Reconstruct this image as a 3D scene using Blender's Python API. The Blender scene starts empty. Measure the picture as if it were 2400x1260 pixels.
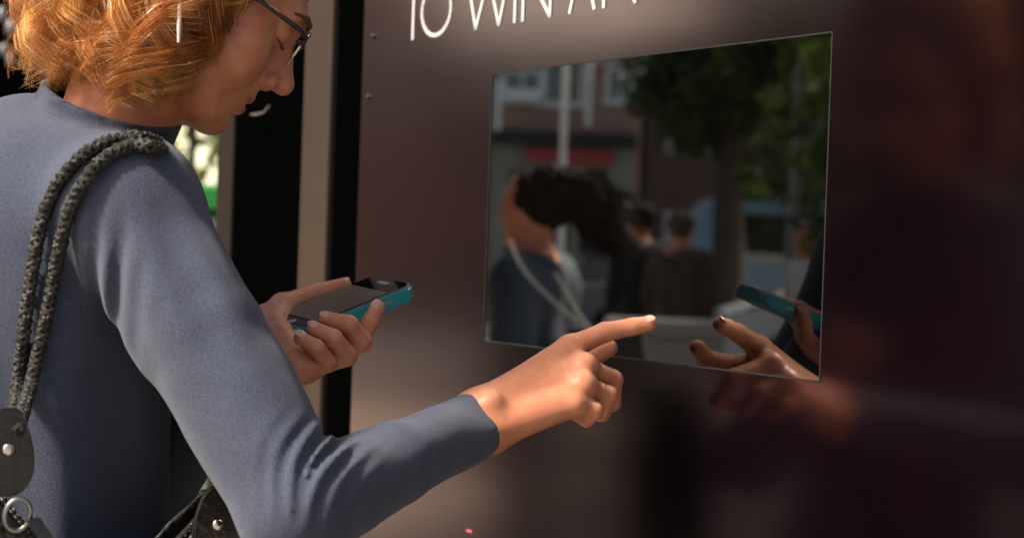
import bpy, bmesh, math, random
import numpy as np
from mathutils import Vector, Matrix
random.seed(7); rng = np.random.default_rng(7)
SC = bpy.context.scene
COL = SC.collection
# ------------------------------------------------------------------ camera
CAM = np.array([0.0, 0.0, 1.38])
FPX, CX, CY = 4000.0, 1200.0, 630.0          # focal length in photo pixels (60 mm on 36 mm)
ROLL, PITCH = math.radians(2.0), math.radians(0.73)
_f = np.array([0, math.cos(PITCH), -math.sin(PITCH)])
_u0 = np.array([0, math.sin(PITCH), math.cos(PITCH)])
_r0 = np.array([1.0, 0, 0])
_r = math.cos(ROLL)*_r0 + math.sin(ROLL)*_u0
_u = -math.sin(ROLL)*_r0 + math.cos(ROLL)*_u0
cd = bpy.data.cameras.new('camera'); cam = bpy.data.objects.new('camera', cd); COL.objects.link(cam)
cd.lens = 60; cd.sensor_width = 36; cd.clip_start = 0.05; cd.clip_end = 2000
M = Matrix(((_r[0], _u[0], -_f[0], CAM[0]), (_r[1], _u[1], -_f[1], CAM[1]), (_r[2], _u[2], -_f[2], CAM[2]), (0, 0, 0, 1)))
cam.matrix_world = M
cd.dof.use_dof = True; cd.dof.focus_distance = 1.54; cd.dof.aperture_fstop = 5.6
SC.camera = cam
# ------------------------------------------------------------------ light
SUN_EL, SUN_AZ = math.radians(47), (-0.86, -0.42)        # horizontal direction towards the sun
sl = math.hypot(*SUN_AZ); sd = Vector((SUN_AZ[0]/sl*math.cos(SUN_EL), SUN_AZ[1]/sl*math.cos(SUN_EL), math.sin(SUN_EL)))
wd = bpy.data.worlds.new('World'); SC.world = wd; wd.use_nodes = True
nt = wd.node_tree; bg = nt.nodes['Background']
sky = nt.nodes.new('ShaderNodeTexSky'); sky.sky_type = 'NISHITA'; sky.sun_disc = False
sky.sun_elevation = SUN_EL; sky.sun_rotation = math.atan2(sd.x, sd.y); sky.dust_density = 5.0
nt.links.new(sky.outputs[0], bg.inputs[0]); bg.inputs[1].default_value = 0.105
ld = bpy.data.lights.new('sun', 'SUN'); ld.energy = 4.2; ld.angle = math.radians(7); ld.color = (1.0, 0.95, 0.87)
sun = bpy.data.objects.new('sun', ld); COL.objects.link(sun)
sun.rotation_euler = sd.to_track_quat('Z', 'Y').to_euler()
SC.cycles.caustics_reflective = False; SC.cycles.caustics_refractive = False
SC.view_settings.view_transform = 'Standard'; SC.view_settings.look = 'None'
SC.view_settings.gamma = 1.0; SC.view_settings.use_curve_mapping = False
SC.view_settings.exposure = 0.84
# ------------------------------------------------------------------ helpers: points
def W(px, py, d):
    "world point seen at photo pixel (px,py) at depth d"
    return CAM + d*(_f + _r*(px-CX)/FPX + _u*(CY-py)/FPX)
def vec(*a): return np.array(a, dtype=np.float64)
def unit(v): v = np.asarray(v, float); return v/np.linalg.norm(v)
N_IN = unit((1.0, 0.655, 0)); PLANE_C = 1.27/math.hypot(1, 0.655)     # the kiosk front: N_IN . P = PLANE_C
U_DIR = vec(N_IN[1], -N_IN[0], 0)                                      # along the kiosk towards the near end
def on_panel(px, py):
    d = _f + _r*(px-CX)/FPX + _u*(CY-py)/FPX
    t = (PLANE_C - N_IN@CAM)/(N_IN@d)
    p = CAM + t*d
    return float(p@U_DIR), float(p[2])
def PW(s, z, out=0.0):
    "point on the kiosk front, out metres in front of it"
    return U_DIR*s + N_IN*(PLANE_C-out) + vec(0, 0, z)
def V2R(P):
    "place in the street whose mirror image in the kiosk stands at P"
    P = np.asarray(P, float)
    d = P@N_IN - PLANE_C
    return P - 2*d[..., None]*N_IN
# ------------------------------------------------------------------ helpers: objects
def link(name, me, mat=None, parent=None, smooth=False):
    o = bpy.data.objects.new(name, me); COL.objects.link(o)
    if mat is not None and len(me.materials) == 0: me.materials.append(mat)
    if parent is not None: o.parent = parent
    if smooth: me.polygons.foreach_set('use_smooth', np.ones(len(me.polygons), dtype=bool))
    return o
def mesh_np(name, V, Q):
    "V (n,3), Q (m,k) faces of one size"
    me = bpy.data.meshes.new(name); V = np.asarray(V, np.float32); Q = np.asarray(Q, np.int32)
    k = Q.shape[1]
    me.vertices.add(len(V)); me.vertices.foreach_set('co', V.ravel())
    me.loops.add(Q.size); me.loops.foreach_set('vertex_index', Q.ravel())
    me.polygons.add(len(Q)); me.polygons.foreach_set('loop_start', np.arange(0, Q.size, k, dtype=np.int32))
    me.update(calc_edges=True); me.validate()
    return me
def tag(o, label=None, cat=None, group=None, kind=None):
    if label: o['label'] = label
    if cat: o['category'] = cat
    if group: o['group'] = group
    if kind: o['kind'] = kind
    return o
def empty(name, loc, label, cat, group=None):
    o = bpy.data.objects.new(name, None); COL.objects.link(o); o.location = tuple(loc); o.empty_display_size = .05
    return tag(o, label, cat, group)
def under(o, root):
    "parent keeping world coordinates (root is an unrotated Empty)"
    o.parent = root; o.matrix_parent_inverse = Matrix.Translation(-Vector(root.location))
    return o
class MB:
    "collects shapes into one mesh"
    def __init__(s): s.bm = bmesh.new()
    def box(s, O, A, B, C, bevel=0.0):
        "box at corner-centre O with half vectors A,B,C"
        O, A, B, C = (np.asarray(x, float) for x in (O, A, B, C))
        vs = [s.bm.verts.new(O+i*A+j*B+k*C) for i in (-1, 1) for j in (-1, 1) for k in (-1, 1)]
        fs = [s.bm.faces.new([vs[i] for i in f]) for f in ((0,1,3,2),(4,6,7,5),(0,4,5,1),(2,3,7,6),(0,2,6,4),(1,5,7,3))]
        if bevel > 0:
            bmesh.ops.bevel(s.bm, geom=list({e for f in fs for e in f.edges}), offset=bevel, segments=2, affect='EDGES', profile=.5)
        return s
    def tube(s, pts, rad, n=8, caps=True):
        pts = [np.asarray(p, float) for p in pts]; rings = []
        rad = [rad]*len(pts) if np.isscalar(rad) else rad
        t0 = unit(pts[1]-pts[0]); a = unit(np.cross(t0, (0, 0, 1) if abs(t0[2]) < .9 else (1, 0, 0)))
        for i, p in enumerate(pts):
            t = unit(pts[min(i+1, len(pts)-1)]-pts[max(i-1, 0)])
            a = unit(a-t*(a@t)); b = np.cross(t, a)
            rings.append([s.bm.verts.new(p+rad[i]*(math.cos(q)*a+math.sin(q)*b)) for q in np.linspace(0, 2*math.pi, n, endpoint=False)])
        for r0, r1 in zip(rings, rings[1:]):
            for k in range(n): s.bm.faces.new((r0[k], r0[(k+1) % n], r1[(k+1) % n], r1[k]))
        if caps: s.bm.faces.new(rings[0][::-1]); s.bm.faces.new(rings[-1])
        return s
    def prism(s, poly, d):
        "extrude polygon (list of points) by vector d"
        a = [s.bm.verts.new(np.asarray(p, float)) for p in poly]; b = [s.bm.verts.new(np.asarray(p, float)+np.asarray(d)) for p in poly]
        n = len(a); s.bm.faces.new(a); s.bm.faces.new(b[::-1])
        for k in range(n): s.bm.faces.new((a[k], b[k], b[(k+1) % n], a[(k+1) % n]))
        return s
    def blob(s, c, r, axes=None, seg=12, ring=8):
        A = np.eye(3) if axes is None else np.array(axes)
        m = bmesh.ops.create_uvsphere(s.bm, u_segments=seg, v_segments=ring, radius=1.0)
        for v in m['verts']:
            q = np.array(v.co)*np.asarray(r); v.co = Vector(np.asarray(c)+q@A)
        return s
    def build(s, name, mat, root=None, smooth=False):
        bmesh.ops.recalc_face_normals(s.bm, faces=s.bm.faces)
        me = bpy.data.meshes.new(name); s.bm.to_mesh(me); s.bm.free()
        o = link(name, me, mat, None, smooth)
        if smooth and hasattr(me, 'set_sharp_from_angle'): me.set_sharp_from_angle(angle=math.radians(50))
        if root is not None: under(o, root) if root.type == 'EMPTY' else setattr(o, 'parent', root)
        return o
def spline(pts, n):
    "Catmull-Rom through pts, n points"
    P = np.array(pts, float); P = np.vstack([2*P[0]-P[1], P, 2*P[-1]-P[-2]])
    m = len(P)-3; out = []
    for t in np.linspace(0, m-1e-6, n):
        i = int(t); u = t-i; a, b, c, d = P[i:i+4]
        out.append(.5*((2*b)+(c-a)*u+(2*a-5*b+4*c-d)*u*u+(3*b-a-3*c+d)*u**3))
    return np.array(out)
# ------------------------------------------------------------------ helpers: materials
def mat(name, col, rough=.6, metal=0, spec=.5, noise=None, bump=None, sheen=0, coat=0, sss=0, trans=0):
    """noise=(scale, amount, colour2) mixes a second colour, bump=(scale, strength[, distance])"""
    m = bpy.data.materials.new(name); m.use_nodes = True; t = m.node_tree; b = t.nodes['Principled BSDF']
    b.inputs['Base Color'].default_value = (*col, 1); b.inputs['Roughness'].default_value = rough
    b.inputs['Metallic'].default_value = metal; b.inputs['Specular IOR Level'].default_value = spec
    if sheen: b.inputs['Sheen Weight'].default_value = sheen; b.inputs['Sheen Roughness'].default_value = .4
    if coat: b.inputs['Coat Weight'].default_value = coat; b.inputs['Coat Roughness'].default_value = .08
    if sss: b.inputs['Subsurface Weight'].default_value = sss; b.inputs['Subsurface Radius'].default_value = (.009, .003, .0015); b.inputs['Subsurface Scale'].default_value = 1.0
    if noise or bump: tc = t.nodes.new('ShaderNodeTexCoord')
    if noise:
        n = t.nodes.new('ShaderNodeTexNoise'); n.inputs['Scale'].default_value = noise[0]; n.inputs['Detail'].default_value = 5
        t.links.new(tc.outputs['Object'], n.inputs['Vector'])
        r = t.nodes.new('ShaderNodeValToRGB'); r.color_ramp.elements[0].position = .5-noise[1]; r.color_ramp.elements[1].position = .5+noise[1]
        r.color_ramp.elements[0].color = (*col, 1); r.color_ramp.elements[1].color = (*noise[2], 1)
        t.links.new(n.outputs['Fac'], r.inputs['Fac']); t.links.new(r.outputs['Color'], b.inputs['Base Color'])
    if bump:
        n = t.nodes.new('ShaderNodeTexNoise'); n.inputs['Scale'].default_value = bump[0]; n.inputs['Detail'].default_value = 4
        t.links.new(tc.outputs['Object'], n.inputs['Vector'])
        p = t.nodes.new('ShaderNodeBump'); p.inputs['Strength'].default_value = bump[1]; p.inputs['Distance'].default_value = bump[2] if len(bump) > 2 else .002
        t.links.new(n.outputs['Fac'], p.inputs['Height']); t.links.new(p.outputs['Normal'], b.inputs['Normal'])
    if trans:
        tr = t.nodes.new('ShaderNodeBsdfTranslucent'); tr.inputs['Color'].default_value = (*[min(1, c*1.3) for c in col], 1)
        mx = t.nodes.new('ShaderNodeMixShader'); mx.inputs[0].default_value = trans
        t.links.new(b.outputs[0], mx.inputs[1]); t.links.new(tr.outputs[0], mx.inputs[2]); t.links.new(mx.outputs[0], t.nodes['Material Output'].inputs['Surface'])
    return m
def gloss(name, base, fac, rough, tint=(.9, .9, .9), noise=None, fres=None, ngl=None):
    "dark diffuse body under a reflecting layer"
    m = bpy.data.materials.new(name); m.use_nodes = True; t = m.node_tree; t.nodes.remove(t.nodes['Principled BSDF'])
    d = t.nodes.new('ShaderNodeBsdfDiffuse'); d.inputs['Color'].default_value = (*base, 1)
    g = t.nodes.new('ShaderNodeBsdfGlossy'); g.inputs['Color'].default_value = (*tint, 1); g.inputs['Roughness'].default_value = rough
    mx = t.nodes.new('ShaderNodeMixShader'); mx.inputs[0].default_value = fac
    t.links.new(d.outputs[0], mx.inputs[1]); t.links.new(g.outputs[0], mx.inputs[2]); t.links.new(mx.outputs[0], t.nodes['Material Output'].inputs['Surface'])
    tc = t.nodes.new('ShaderNodeTexCoord')
    if fres:
        fr = t.nodes.new('ShaderNodeFresnel'); fr.inputs['IOR'].default_value = fres[0]
        mu = t.nodes.new('ShaderNodeMath'); mu.operation = 'MULTIPLY'; mu.inputs[1].default_value = fres[1]; mu.use_clamp = True
        t.links.new(fr.outputs[0], mu.inputs[0]); t.links.new(mu.outputs[0], mx.inputs[0])
    if noise:
        n = t.nodes.new('ShaderNodeTexNoise'); n.inputs['Scale'].default_value = noise[0]; n.inputs['Detail'].default_value = 6
        t.links.new(tc.outputs['Object'], n.inputs['Vector'])
        r = t.nodes.new('ShaderNodeValToRGB'); r.color_ramp.elements[0].color = (*base, 1); r.color_ramp.elements[1].color = (*noise[1], 1)
        r.color_ramp.elements[0].position = .35; r.color_ramp.elements[1].position = .7
        t.links.new(n.outputs['Fac'], r.inputs['Fac']); t.links.new(r.outputs['Color'], d.inputs['Color'])
        mr = t.nodes.new('ShaderNodeMapRange'); mr.inputs['To Min'].default_value = rough*.8; mr.inputs['To Max'].default_value = rough*1.25
        t.links.new(n.outputs['Fac'], mr.inputs['Value']); t.links.new(mr.outputs[0], g.inputs['Roughness'])
    return m
M_ = {}
M_['skin'] = mat('skin', (.64, .275, .140), .45, spec=.4, noise=(70, .26, (.54, .18, .092)), bump=(320, .22, .0009), sss=.25)
M_['lip'] = mat('lip', (.45, .13, .11), .35)
M_['nail'] = mat('nail', (.66, .34, .25), .28, spec=.5)
M_['sweater'] = mat('sweater_knit', (.052, .057, .082), .9, spec=.12, noise=(560, .16, (.080, .086, .116)), bump=(1100, .6, .0018), sheen=.22)
M_['shirt'] = mat('shirt_cuff', (.10, .085, .055), .8)
M_['trousers'] = mat('trousers_cloth', (.018, .018, .022), .85, bump=(900, .4))
M_['shoe'] = mat('shoe_leather', (.02, .015, .012), .4)
M_['hair'] = mat('hair', (.46, .20, .065), .30, spec=.7, trans=.30)
M_['hair_d'] = mat('hair_base', (.10, .035, .012), .7)
M_['rope'] = mat('rope_cord', (.012, .010, .0075), .55, spec=.35, noise=(70, .3, (.036, .030, .022)), bump=(1200, .6, .001))
M_['leather'] = mat('bag_leather', (.013, .010, .008), .30, spec=.6, noise=(40, .3, (.030, .024, .018)), bump=(140, .6, .002))
M_['leather_in'] = mat('bag_lining', (.006, .006, .007), .9)
M_['brass'] = mat('rivet_metal', (.72, .68, .6), .22, 1)
M_['steel'] = mat('steel', (.62, .62, .62), .25, 1)
M_['teal'] = mat('phone_case', (.004, .25, .29), .38, spec=.5)
M_['pglass'] = gloss('phone_glass', (.004, .004, .004), .16, .04)
M_['pscreen'] = gloss('phone_screen', (.16, .115, .085), .12, .12)
M_['pgrey'] = mat('phone_edge', (.22, .24, .25), .3, .6)
M_['black'] = mat('matt_black', (.002, .002, .002), .8, spec=.05)
M_['frame_dark'] = mat('spectacle_acetate', (.012, .006, .006), .25, spec=.6)
M_['frame_pale'] = mat('spectacle_metal', (.7, .62, .55), .3, .7)
M_['pearl'] = mat('earring_white', (.62, .50, .44), .4)
M_['letter'] = mat('letter_vinyl', (.55, .53, .49), .6)
# ------------------------------------------------------------------ signed distance modelling
def ell(P, c, r):
    q = P-np.asarray(c, np.float32); r = np.asarray(r, np.float32)
    k0 = np.sqrt((q*q/(r*r)).sum(-1)); k1 = np.sqrt((q*q/(r**4)).sum(-1))
    return k0*(k0-1)/np.maximum(k1, 1e-9)
def sph(P, c, r): return np.sqrt(((P-np.asarray(c, np.float32))**2).sum(-1))-np.float32(r)
def cone(P, a, b, ra, rb):
    a = np.asarray(a, np.float32); b = np.asarray(b, np.float32); ab = b-a; q = P-a
    t = np.clip((q@ab)/(ab@ab), 0, 1)
    return np.sqrt(((q-t[..., None]*ab)**2).sum(-1))-(ra+(rb-ra)*t).astype(np.float32)
def smin(a, b, k):
    h = np.clip(.5+.5*(b-a)/k, 0, 1)
    return b+(a-b)*h-k*h*(1-h)
def smax(a, b, k): return -smin(-a, -b, k)
def chain(P, pts, rad, k=.004):
    d = None
    for i in range(len(pts)-1):
        c = cone(P, pts[i], pts[i+1], rad[i], rad[i+1]); d = c if d is None else smin(d, c, k)
    return d
def nets(F, lo, hi, h):
    "surface of F = 0 as quads, sparse blocks"
    lo = np.asarray(lo, float); B = 8
    nb = np.ceil((np.asarray(hi)-lo)/(h*B)).astype(int); n = nb*B
    ci = np.stack(np.meshgrid(*[np.arange(k) for k in nb], indexing='ij'), -1).reshape(-1, 3)
    d = F((lo+(ci*B+B/2-.5)*h).astype(np.float32))
    D = np.repeat(np.repeat(np.repeat(d.reshape(nb), B, 0), B, 1), B, 2).astype(np.float32)
    keep = ci[np.abs(d) < B*h*1.6]
    off = np.stack(np.meshgrid(*[np.arange(B)]*3, indexing='ij'), -1).reshape(-1, 3)
    for s in range(0, len(keep), 400):
        kb = keep[s:s+400]; idx = (kb[:, None, :]*B+off[None]).reshape(-1, 3)
        D[idx[:, 0], idx[:, 1], idx[:, 2]] = F((lo+idx*h).astype(np.float32))
    S = D < 0
    sl = [slice(0, -1), slice(1, None)]
    cnt = sum(S[sl[i], sl[j], sl[k]].astype(np.int8) for i in (0, 1) for j in (0, 1) for k in (0, 1))
    act = (cnt > 0) & (cnt < 8); A = np.argwhere(act)
    vid = -np.ones(act.shape, np.int64); vid[act] = np.arange(len(A))
    pos = np.zeros((len(A), 3)); num = np.zeros(len(A))
    cor = [(i, j, k) for i in (0, 1) for j in (0, 1) for k in (0, 1)]
    val = {c: D[A[:, 0]+c[0], A[:, 1]+c[1], A[:, 2]+c[2]] for c in cor}
    for c in cor:
        for ax in range(3):
            if c[ax] == 0:
                e = list(c); e[ax] = 1; e = tuple(e); a, b = val[c], val[e]; m = (a < 0) != (b < 0)
                t = np.where(m, a/np.where(m, a-b, 1), 0)
                p = np.tile(np.array(c, float), (len(A), 1)); p[:, ax] = t
                pos[m] += p[m]; num[m] += 1
    V = lo+(A+pos/num[:, None])*h
    Q = []
    for ax in range(3):
        o1, o2 = [(1, 2), (2, 0), (0, 1)][ax]
        s0 = [slice(0, -1)]*3; s1 = [slice(0, -1)]*3; s1[ax] = slice(1, None)
        s0[ax] = slice(0, -1)
        a = S[tuple(s0)]; b = S[tuple(s1)]
        ed = np.argwhere(a != b); ed = ed[(ed[:, o1] > 0) & (ed[:, o2] > 0)]
        if len(ed) == 0: continue
        def g(d1, d2):
            q = ed.copy(); q[:, o1] -= d1; q[:, o2] -= d2
            return vid[q[:, 0], q[:, 1], q[:, 2]]
        q = np.stack([g(1, 1), g(0, 1), g(0, 0), g(1, 0)], -1)
        fl = S[ed[:, 0], ed[:, 1], ed[:, 2]]
        q[~fl] = q[~fl][:, ::-1]; Q.append(q)
    Q = np.vstack(Q); Q = Q[(Q >= 0).all(1)]
    return V, Q
def join(parts):
    V, Q, o = [], [], 0
    for v, q in parts: V.append(v); Q.append(q+o); o += len(v)
    return np.vstack(V), np.vstack(Q)
def wob(P, s, seed=0):
    "cheap smooth noise -1..1"
    p = P*s; a = seed*1.7
    return (np.sin(p[..., 0]+1.3*np.sin(p[..., 1]*.9+a)+a)+np.sin(p[..., 1]*1.1+1.2*np.sin(p[..., 2]+2*a))+np.sin(p[..., 2]*.95+1.4*np.sin(p[..., 0]*1.05+3*a)))/3
exec_order = []
# ================================================================== GROUND AND KIOSK
def flat(name, pts, z, m, kind='structure'):
    me = bpy.data.meshes.new(name); me.from_pydata([(p[0], p[1], z) for p in pts], [], [tuple(range(len(pts)))])
    return tag(link(name, me, m), kind=kind)
def paving_mat():
    m = mat('paving', (.30, .27, .235), .8)
    t = m.node_tree; b = t.nodes['Principled BSDF']; tc = t.nodes.new('ShaderNodeTexCoord')
    br = t.nodes.new('ShaderNodeTexBrick'); br.inputs['Scale'].default_value = 1.6; br.inputs['Color1'].default_value = (.28, .245, .21, 1); br.inputs['Color2'].default_value = (.23, .20, .17, 1)
    br.inputs['Mortar'].default_value = (.10, .09, .08, 1); br.inputs['Mortar Size'].default_value = .012
    t.links.new(tc.outputs['Object'], br.inputs['Vector']); t.links.new(br.outputs['Color'], b.inputs['Base Color'])
    p = t.nodes.new('ShaderNodeBump'); p.inputs['Strength'].default_value = .4; t.links.new(br.outputs['Fac'], p.inputs['Height']); p.invert = True
    t.links.new(p.outputs['Normal'], b.inputs['Normal'])
    return m
M_['paving'] = paving_mat()
flat('pavement', [(-900, -900), (900, -900), (900, 900), (-900, 900)], 0, M_['paving'])

M_['panel'] = gloss('kiosk_panel_paint', (.0022, .0009, .0016), .23, .13, (.98, .74, .62), noise=(5.0, (.0034, .0011, .0024)), fres=(1.25, 8.8))
M_['screen'] = gloss('kiosk_screen_glass', (.0006, .0006, .0006), .36, .012, (.95, .93, .88), fres=(1.42, 9.0), noise=(22.0, (.0012, .0012, .0012)))
M_['bezel'] = mat('bezel_trim', (.008, .006, .006), .6, 0)
M_['post'] = mat('anodised_post', (.050, .032, .020), .5, 0, spec=.3, noise=(4, .3, (.034, .022, .014)))
M_['void'] = mat('black_board', (.0008, .0008, .0008), 1.0, spec=0.0)
s_l = on_panel(840, 450)[0]; s_r = -.15
tl, tr, br_, bl = on_panel(1148, 172), on_panel(1948, 82), on_panel(1922, 892), on_panel(1141, 797)
SL, SR = (tl[0]+bl[0])/2, (tr[0]+br_[0])/2; SB, ST = (br_[1]+bl[1])/2, (tl[1]+tr[1])/2
kiosk = empty('information_kiosk', PW((s_l+s_r)/2, 0, -.06), 'tall glossy dark maroon touch screen kiosk with white lettering above its screen', 'kiosk')
def pbox(s0, s1, z0, z1, o0, o1, name, m, root, bevel=0):
    "box on the kiosk: along s, up z, out o"
    c = PW((s0+s1)/2, (z0+z1)/2, (o0+o1)/2)
    return MB().box(c, U_DIR*(s1-s0)/2, vec(0, 0, (z1-z0)/2), N_IN*(o1-o0)/2, bevel).build(name, m, root)
KZ0, KZ1 = .12, 2.25
# front panel around the screen opening: one sheet with a hole
def panel_ring():
    b = bmesh.new()
    out = [(s_l, KZ0), (s_r, KZ0), (s_r, KZ1), (s_l, KZ1)]; inn = [(SL, SB), (SR, SB), (SR, ST), (SL, ST)]
    rows = []
    for o in (0.0, -.012):
        rows.append([b.verts.new(PW(s, z, o)) for s, z in out]+[b.verts.new(PW(s, z, o)) for s, z in inn])
    f, k = rows
    for i in range(4):
        j = (i+1) % 4
        b.faces.new((f[i], f[j], f[4+j], f[4+i])); b.faces.new((k[i], k[4+i], k[4+j], k[j]))
        b.faces.new((f[i], k[i], k[j], f[j])); b.faces.new((f[4+i], f[4+j], k[4+j], k[4+i]))
    m = MB(); m.bm.free(); m.bm = b
    return m.build('front_panel', M_['panel'], kiosk)
panel_ring()
pbox(SL-.004, SR+.004, SB-.004, ST+.004, -.022, -.0006, 'screen', M_['screen'], kiosk)
for s0, s1, z0, z1 in ((SL-.0014, SR+.0014, ST, ST+.0014), (SL-.0014, SR+.0014, SB-.0014, SB), (SL-.0014, SL, SB, ST), (SR, SR+.0014, SB, ST)):
    pbox(s0, s1, z0, z1, -.003, .0006, 'bezel', M_['bezel'], kiosk)
pbox(s_l, s_r, KZ0, KZ1, -.16, -.025, 'housing', M_['black'], kiosk)
pbox(s_l-.02, s_r+.02, 0, KZ0-.002, -.18, -.01, 'plinth', M_['black'], kiosk)
s1 = on_panel(780, 300)[0]; s2 = on_panel(716, 300)[0]; s3 = on_panel(545, 300)[0]; s4 = on_panel(508, 300)[0]
pbox(s1, s_l-.0005, .0, KZ1, -.16, -.004, 'edge_trim', M_['void'], kiosk)
pbox(s_l, s_r, KZ1+.002, KZ1+.06, -.18, .10, 'added_canopy', M_['black'], kiosk)  # unseen overhang, added to cut sky light from above
post = empty('metal_post', PW((s1+s2)/2, 0, -.05), 'brown anodised metal upright beside the black edge of the kiosk', 'post')
pbox(s2, s1-.001, .02, KZ1+.2, -.09, .006, 'shaft', M_['post'], post, .004)
pbox(s2-.03, s1+.0, 0, .0195, -.12, .006, 'base_plate', M_['post'], post, .003)
bay = empty('black_board', PW((s3+s2)/2, 0, -.06), 'black board filling the bay left of the metal upright, behind the phone', 'board')
pbox(s3, s2-.001, .0, KZ1+.2, -.09, -.006, 'board_sheet', M_['void'], bay)
hs, hz = on_panel(625, 268)
MB().tube([PW(hs-.03, hz+.004, -.006), PW(hs-.028, hz, .012), PW(hs+.0, hz-.002, .016), PW(hs+.022, hz+.001, .014), PW(hs+.034, hz+.010, .012)], .0013, 8).build('pull_hook', mat('hook_metal', (.20, .17, .14), .5, .4), bay, True)
jamb = empty('timber_jamb', PW((s3+s4)/2, 0, -.06), 'dark brown upright at the far edge of the black board', 'post')
pbox(s4, s3-.001, .0, KZ1+.2, -.07, -.002, 'shaft', mat('dark_timber', (.022, .016, .011), .8, spec=.1, noise=(12, .3, (.015, .011, .008))), jamb, .003)
# screw heads and the small marks on the left margin of the panel
for px, py in ((876, 86), (865, 228)):
    s, z = on_panel(px, py)
    MB().blob(PW(s, z, .001), (.0035, .0035, .0035)).build('screw_head', M_['bezel'], kiosk, True)
s, z = on_panel(1100, 1243); pbox(s-.006, s+.006, z-.0016, z+.0016, -.0002, .0005, 'sticker', mat('sticker_red', (.55, .10, .12), .5), kiosk)
# ---- lettering TO WIN AN, cut off by the top of the picture
def letter(strokes, name='letter'):
    "strokes: polylines of panel (s,z); flat strips 1 mm thick"
    m = MB(); w = .0024
    for pl in strokes:
        for a, b in zip(pl, pl[1:]):
            A, B = PW(a[0], a[1], .0006), PW(b[0], b[1], .0006); d = B-A; L = np.linalg.norm(d); d = d/L
            m.box((A+B)/2, d*(L/2+w*.45), np.cross(d, N_IN)*w, N_IN*.0004)
    o = m.build(name, M_['letter'], kiosk); return o
VPX, VPY = -1420, 487
def base_y(px): return 92+(px-968)*(-.167)
H = .062
def lp(px, h):
    s, z = on_panel(px, base_y(px)); return (s, z+h*H)
letter([[lp(968, 0), lp(968, 1)], [lp(938, 1), lp(998, 1)]])
oc0, oc1 = lp(988, .5), lp(1056, .5)
ocs, ocz, orad = (oc0[0]+oc1[0])/2, (oc0[1]+oc1[1])/2, (oc1[0]-oc0[0])/2
letter([[(ocs+orad*math.sin(t), ocz+H*.5*math.cos(t)) for t in np.linspace(0, 2*math.pi, 25)]])
letter([[lp(1093, 1), lp(1116, 0), lp(1143, .95), lp(1170, 0), lp(1193, 1)]])
letter([[lp(1207, 0), lp(1207, 1)]])
letter([[lp(1226, 0), lp(1226, 1), lp(1290, 0), lp(1290, 1)]])
letter([[lp(1336, 0), lp(1362, 1), lp(1394, 0)], [lp(1346, .35), lp(1384, .35)]])
letter([[lp(1416, 0), lp(1416, 1), lp(1490, 0), lp(1490, 1)]])

# ================================================================== THE WOMAN
FWD = unit((.85, .53, 0)); RGT = vec(FWD[1], -FWD[0], 0); UP = vec(0, 0, 1)
NB = vec(-.385, 1.55, 1.45)
RS, RE, RW = W(302, 478, 1.435), W(696, 1190, 1.355), W(1128, 990, 1.575)
LS, LE, LW = vec(-.437, 1.625, 1.395), vec(-.365, 1.75, 1.12), W(606, 790, 1.64)
# ---- head frame
YAW = math.radians(17); PIT = math.radians(34)
hf = vec(math.cos(YAW), math.sin(YAW), 0)
HX = hf*math.cos(PIT)-UP*math.sin(PIT); HZ = hf*math.sin(PIT)+UP*math.cos(PIT); HY = np.cross(HZ, HX)
HS = .93
NOSE = vec(.1245, 0, -.024)
HO = W(684, 217, 1.56)-(np.stack([HX, HY, HZ]).T@(NOSE*HS))
RH = np.stack([HX, HY, HZ]).T
def HW(x, y, z): return HO+RH@(vec(x, y, z)*HS)
def head_sdf(P):
    q = ((P-HO.astype(np.float32))@RH.astype(np.float32))/HS
    a = q.copy(); a[..., 1] = np.abs(a[..., 1])
    d = ell(q, (-.008, 0, .045), (.094, .073, .086))
    d = smin(d, ell(q, (.034, 0, -.026), (.056, .055, .080)), .03)
    d = smin(d, cone(a, (0, .046, -.042), (.062, .018, -.084), .020, .018), .022)
    d = smin(d, sph(q, (.0745, 0, -.0885), .0205), .018)
    d = smin(d, sph(a, (.052, .043, -.012), .022), .022)
    d = smin(d, sph(a, (.057, .036, -.036), .0255), .020)
    d = smin(d, cone(a, (.080, .036, .030), (.087, 0, .030), .011, .012), .014)
    d = smax(d, -sph(a, (.100, .033, .010), .0165), .014)
    d = smin(d, sph(a, (.0765, .031, .010), .0135), .003)
    d = smin(d, ell(q, (.077, 0, -.052), (.020, .026, .024)), .016)
    d = smin(d, cone(q, (.086, 0, .020), (.1095, 0, -.018), .0075, .0095), .010)
    d = smin(d, cone(q, (.080, 0, .010), (.0945, 0, -.025), .0115, .0135), .010)
    d = smin(d, sph(q, (.1135, 0, -.0235), .0105), .006)
    d = smin(d, sph(a, (.0995, .0120, -.0300), .0085), .006)
    d = smax(d, -ell(a, (.1055, .0065, -.0385), (.0065, .0038, .006)), .002)
    d = smax(d, -cone(a, (.094, .0185, -.022), (.088, .026, -.045), .0015, .0015), .006)
    d = smin(d, cone(a, (.0935, .0, -.0535), (.0800, .022, -.0575), .0062, .0035), .005)
    d = smin(d, cone(a, (.0915, .0, -.0685), (.0800, .019, -.0650), .0068, .0040), .005)
    d = smax(d, -cone(a, (.1005, 0, -.0618), (.0750, .031, -.0480), .0036, .0028), .003)
    d = smax(d, -cone(a, (.0960, 0, -.0800), (.083, .014, -.0800), .0030, .002), .008)
    d = smin(d, ell(a, (-.002, .071, -.002), (.017, .008, .029)), .006)
    return d*HS
NK = HW(-.030, 0, -.045)
def head_neck(P):
    d = head_sdf(P)
    n = cone(P, NB-UP*.05, NK, .051, .048)
    return smin(d, n, .022)
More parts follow.
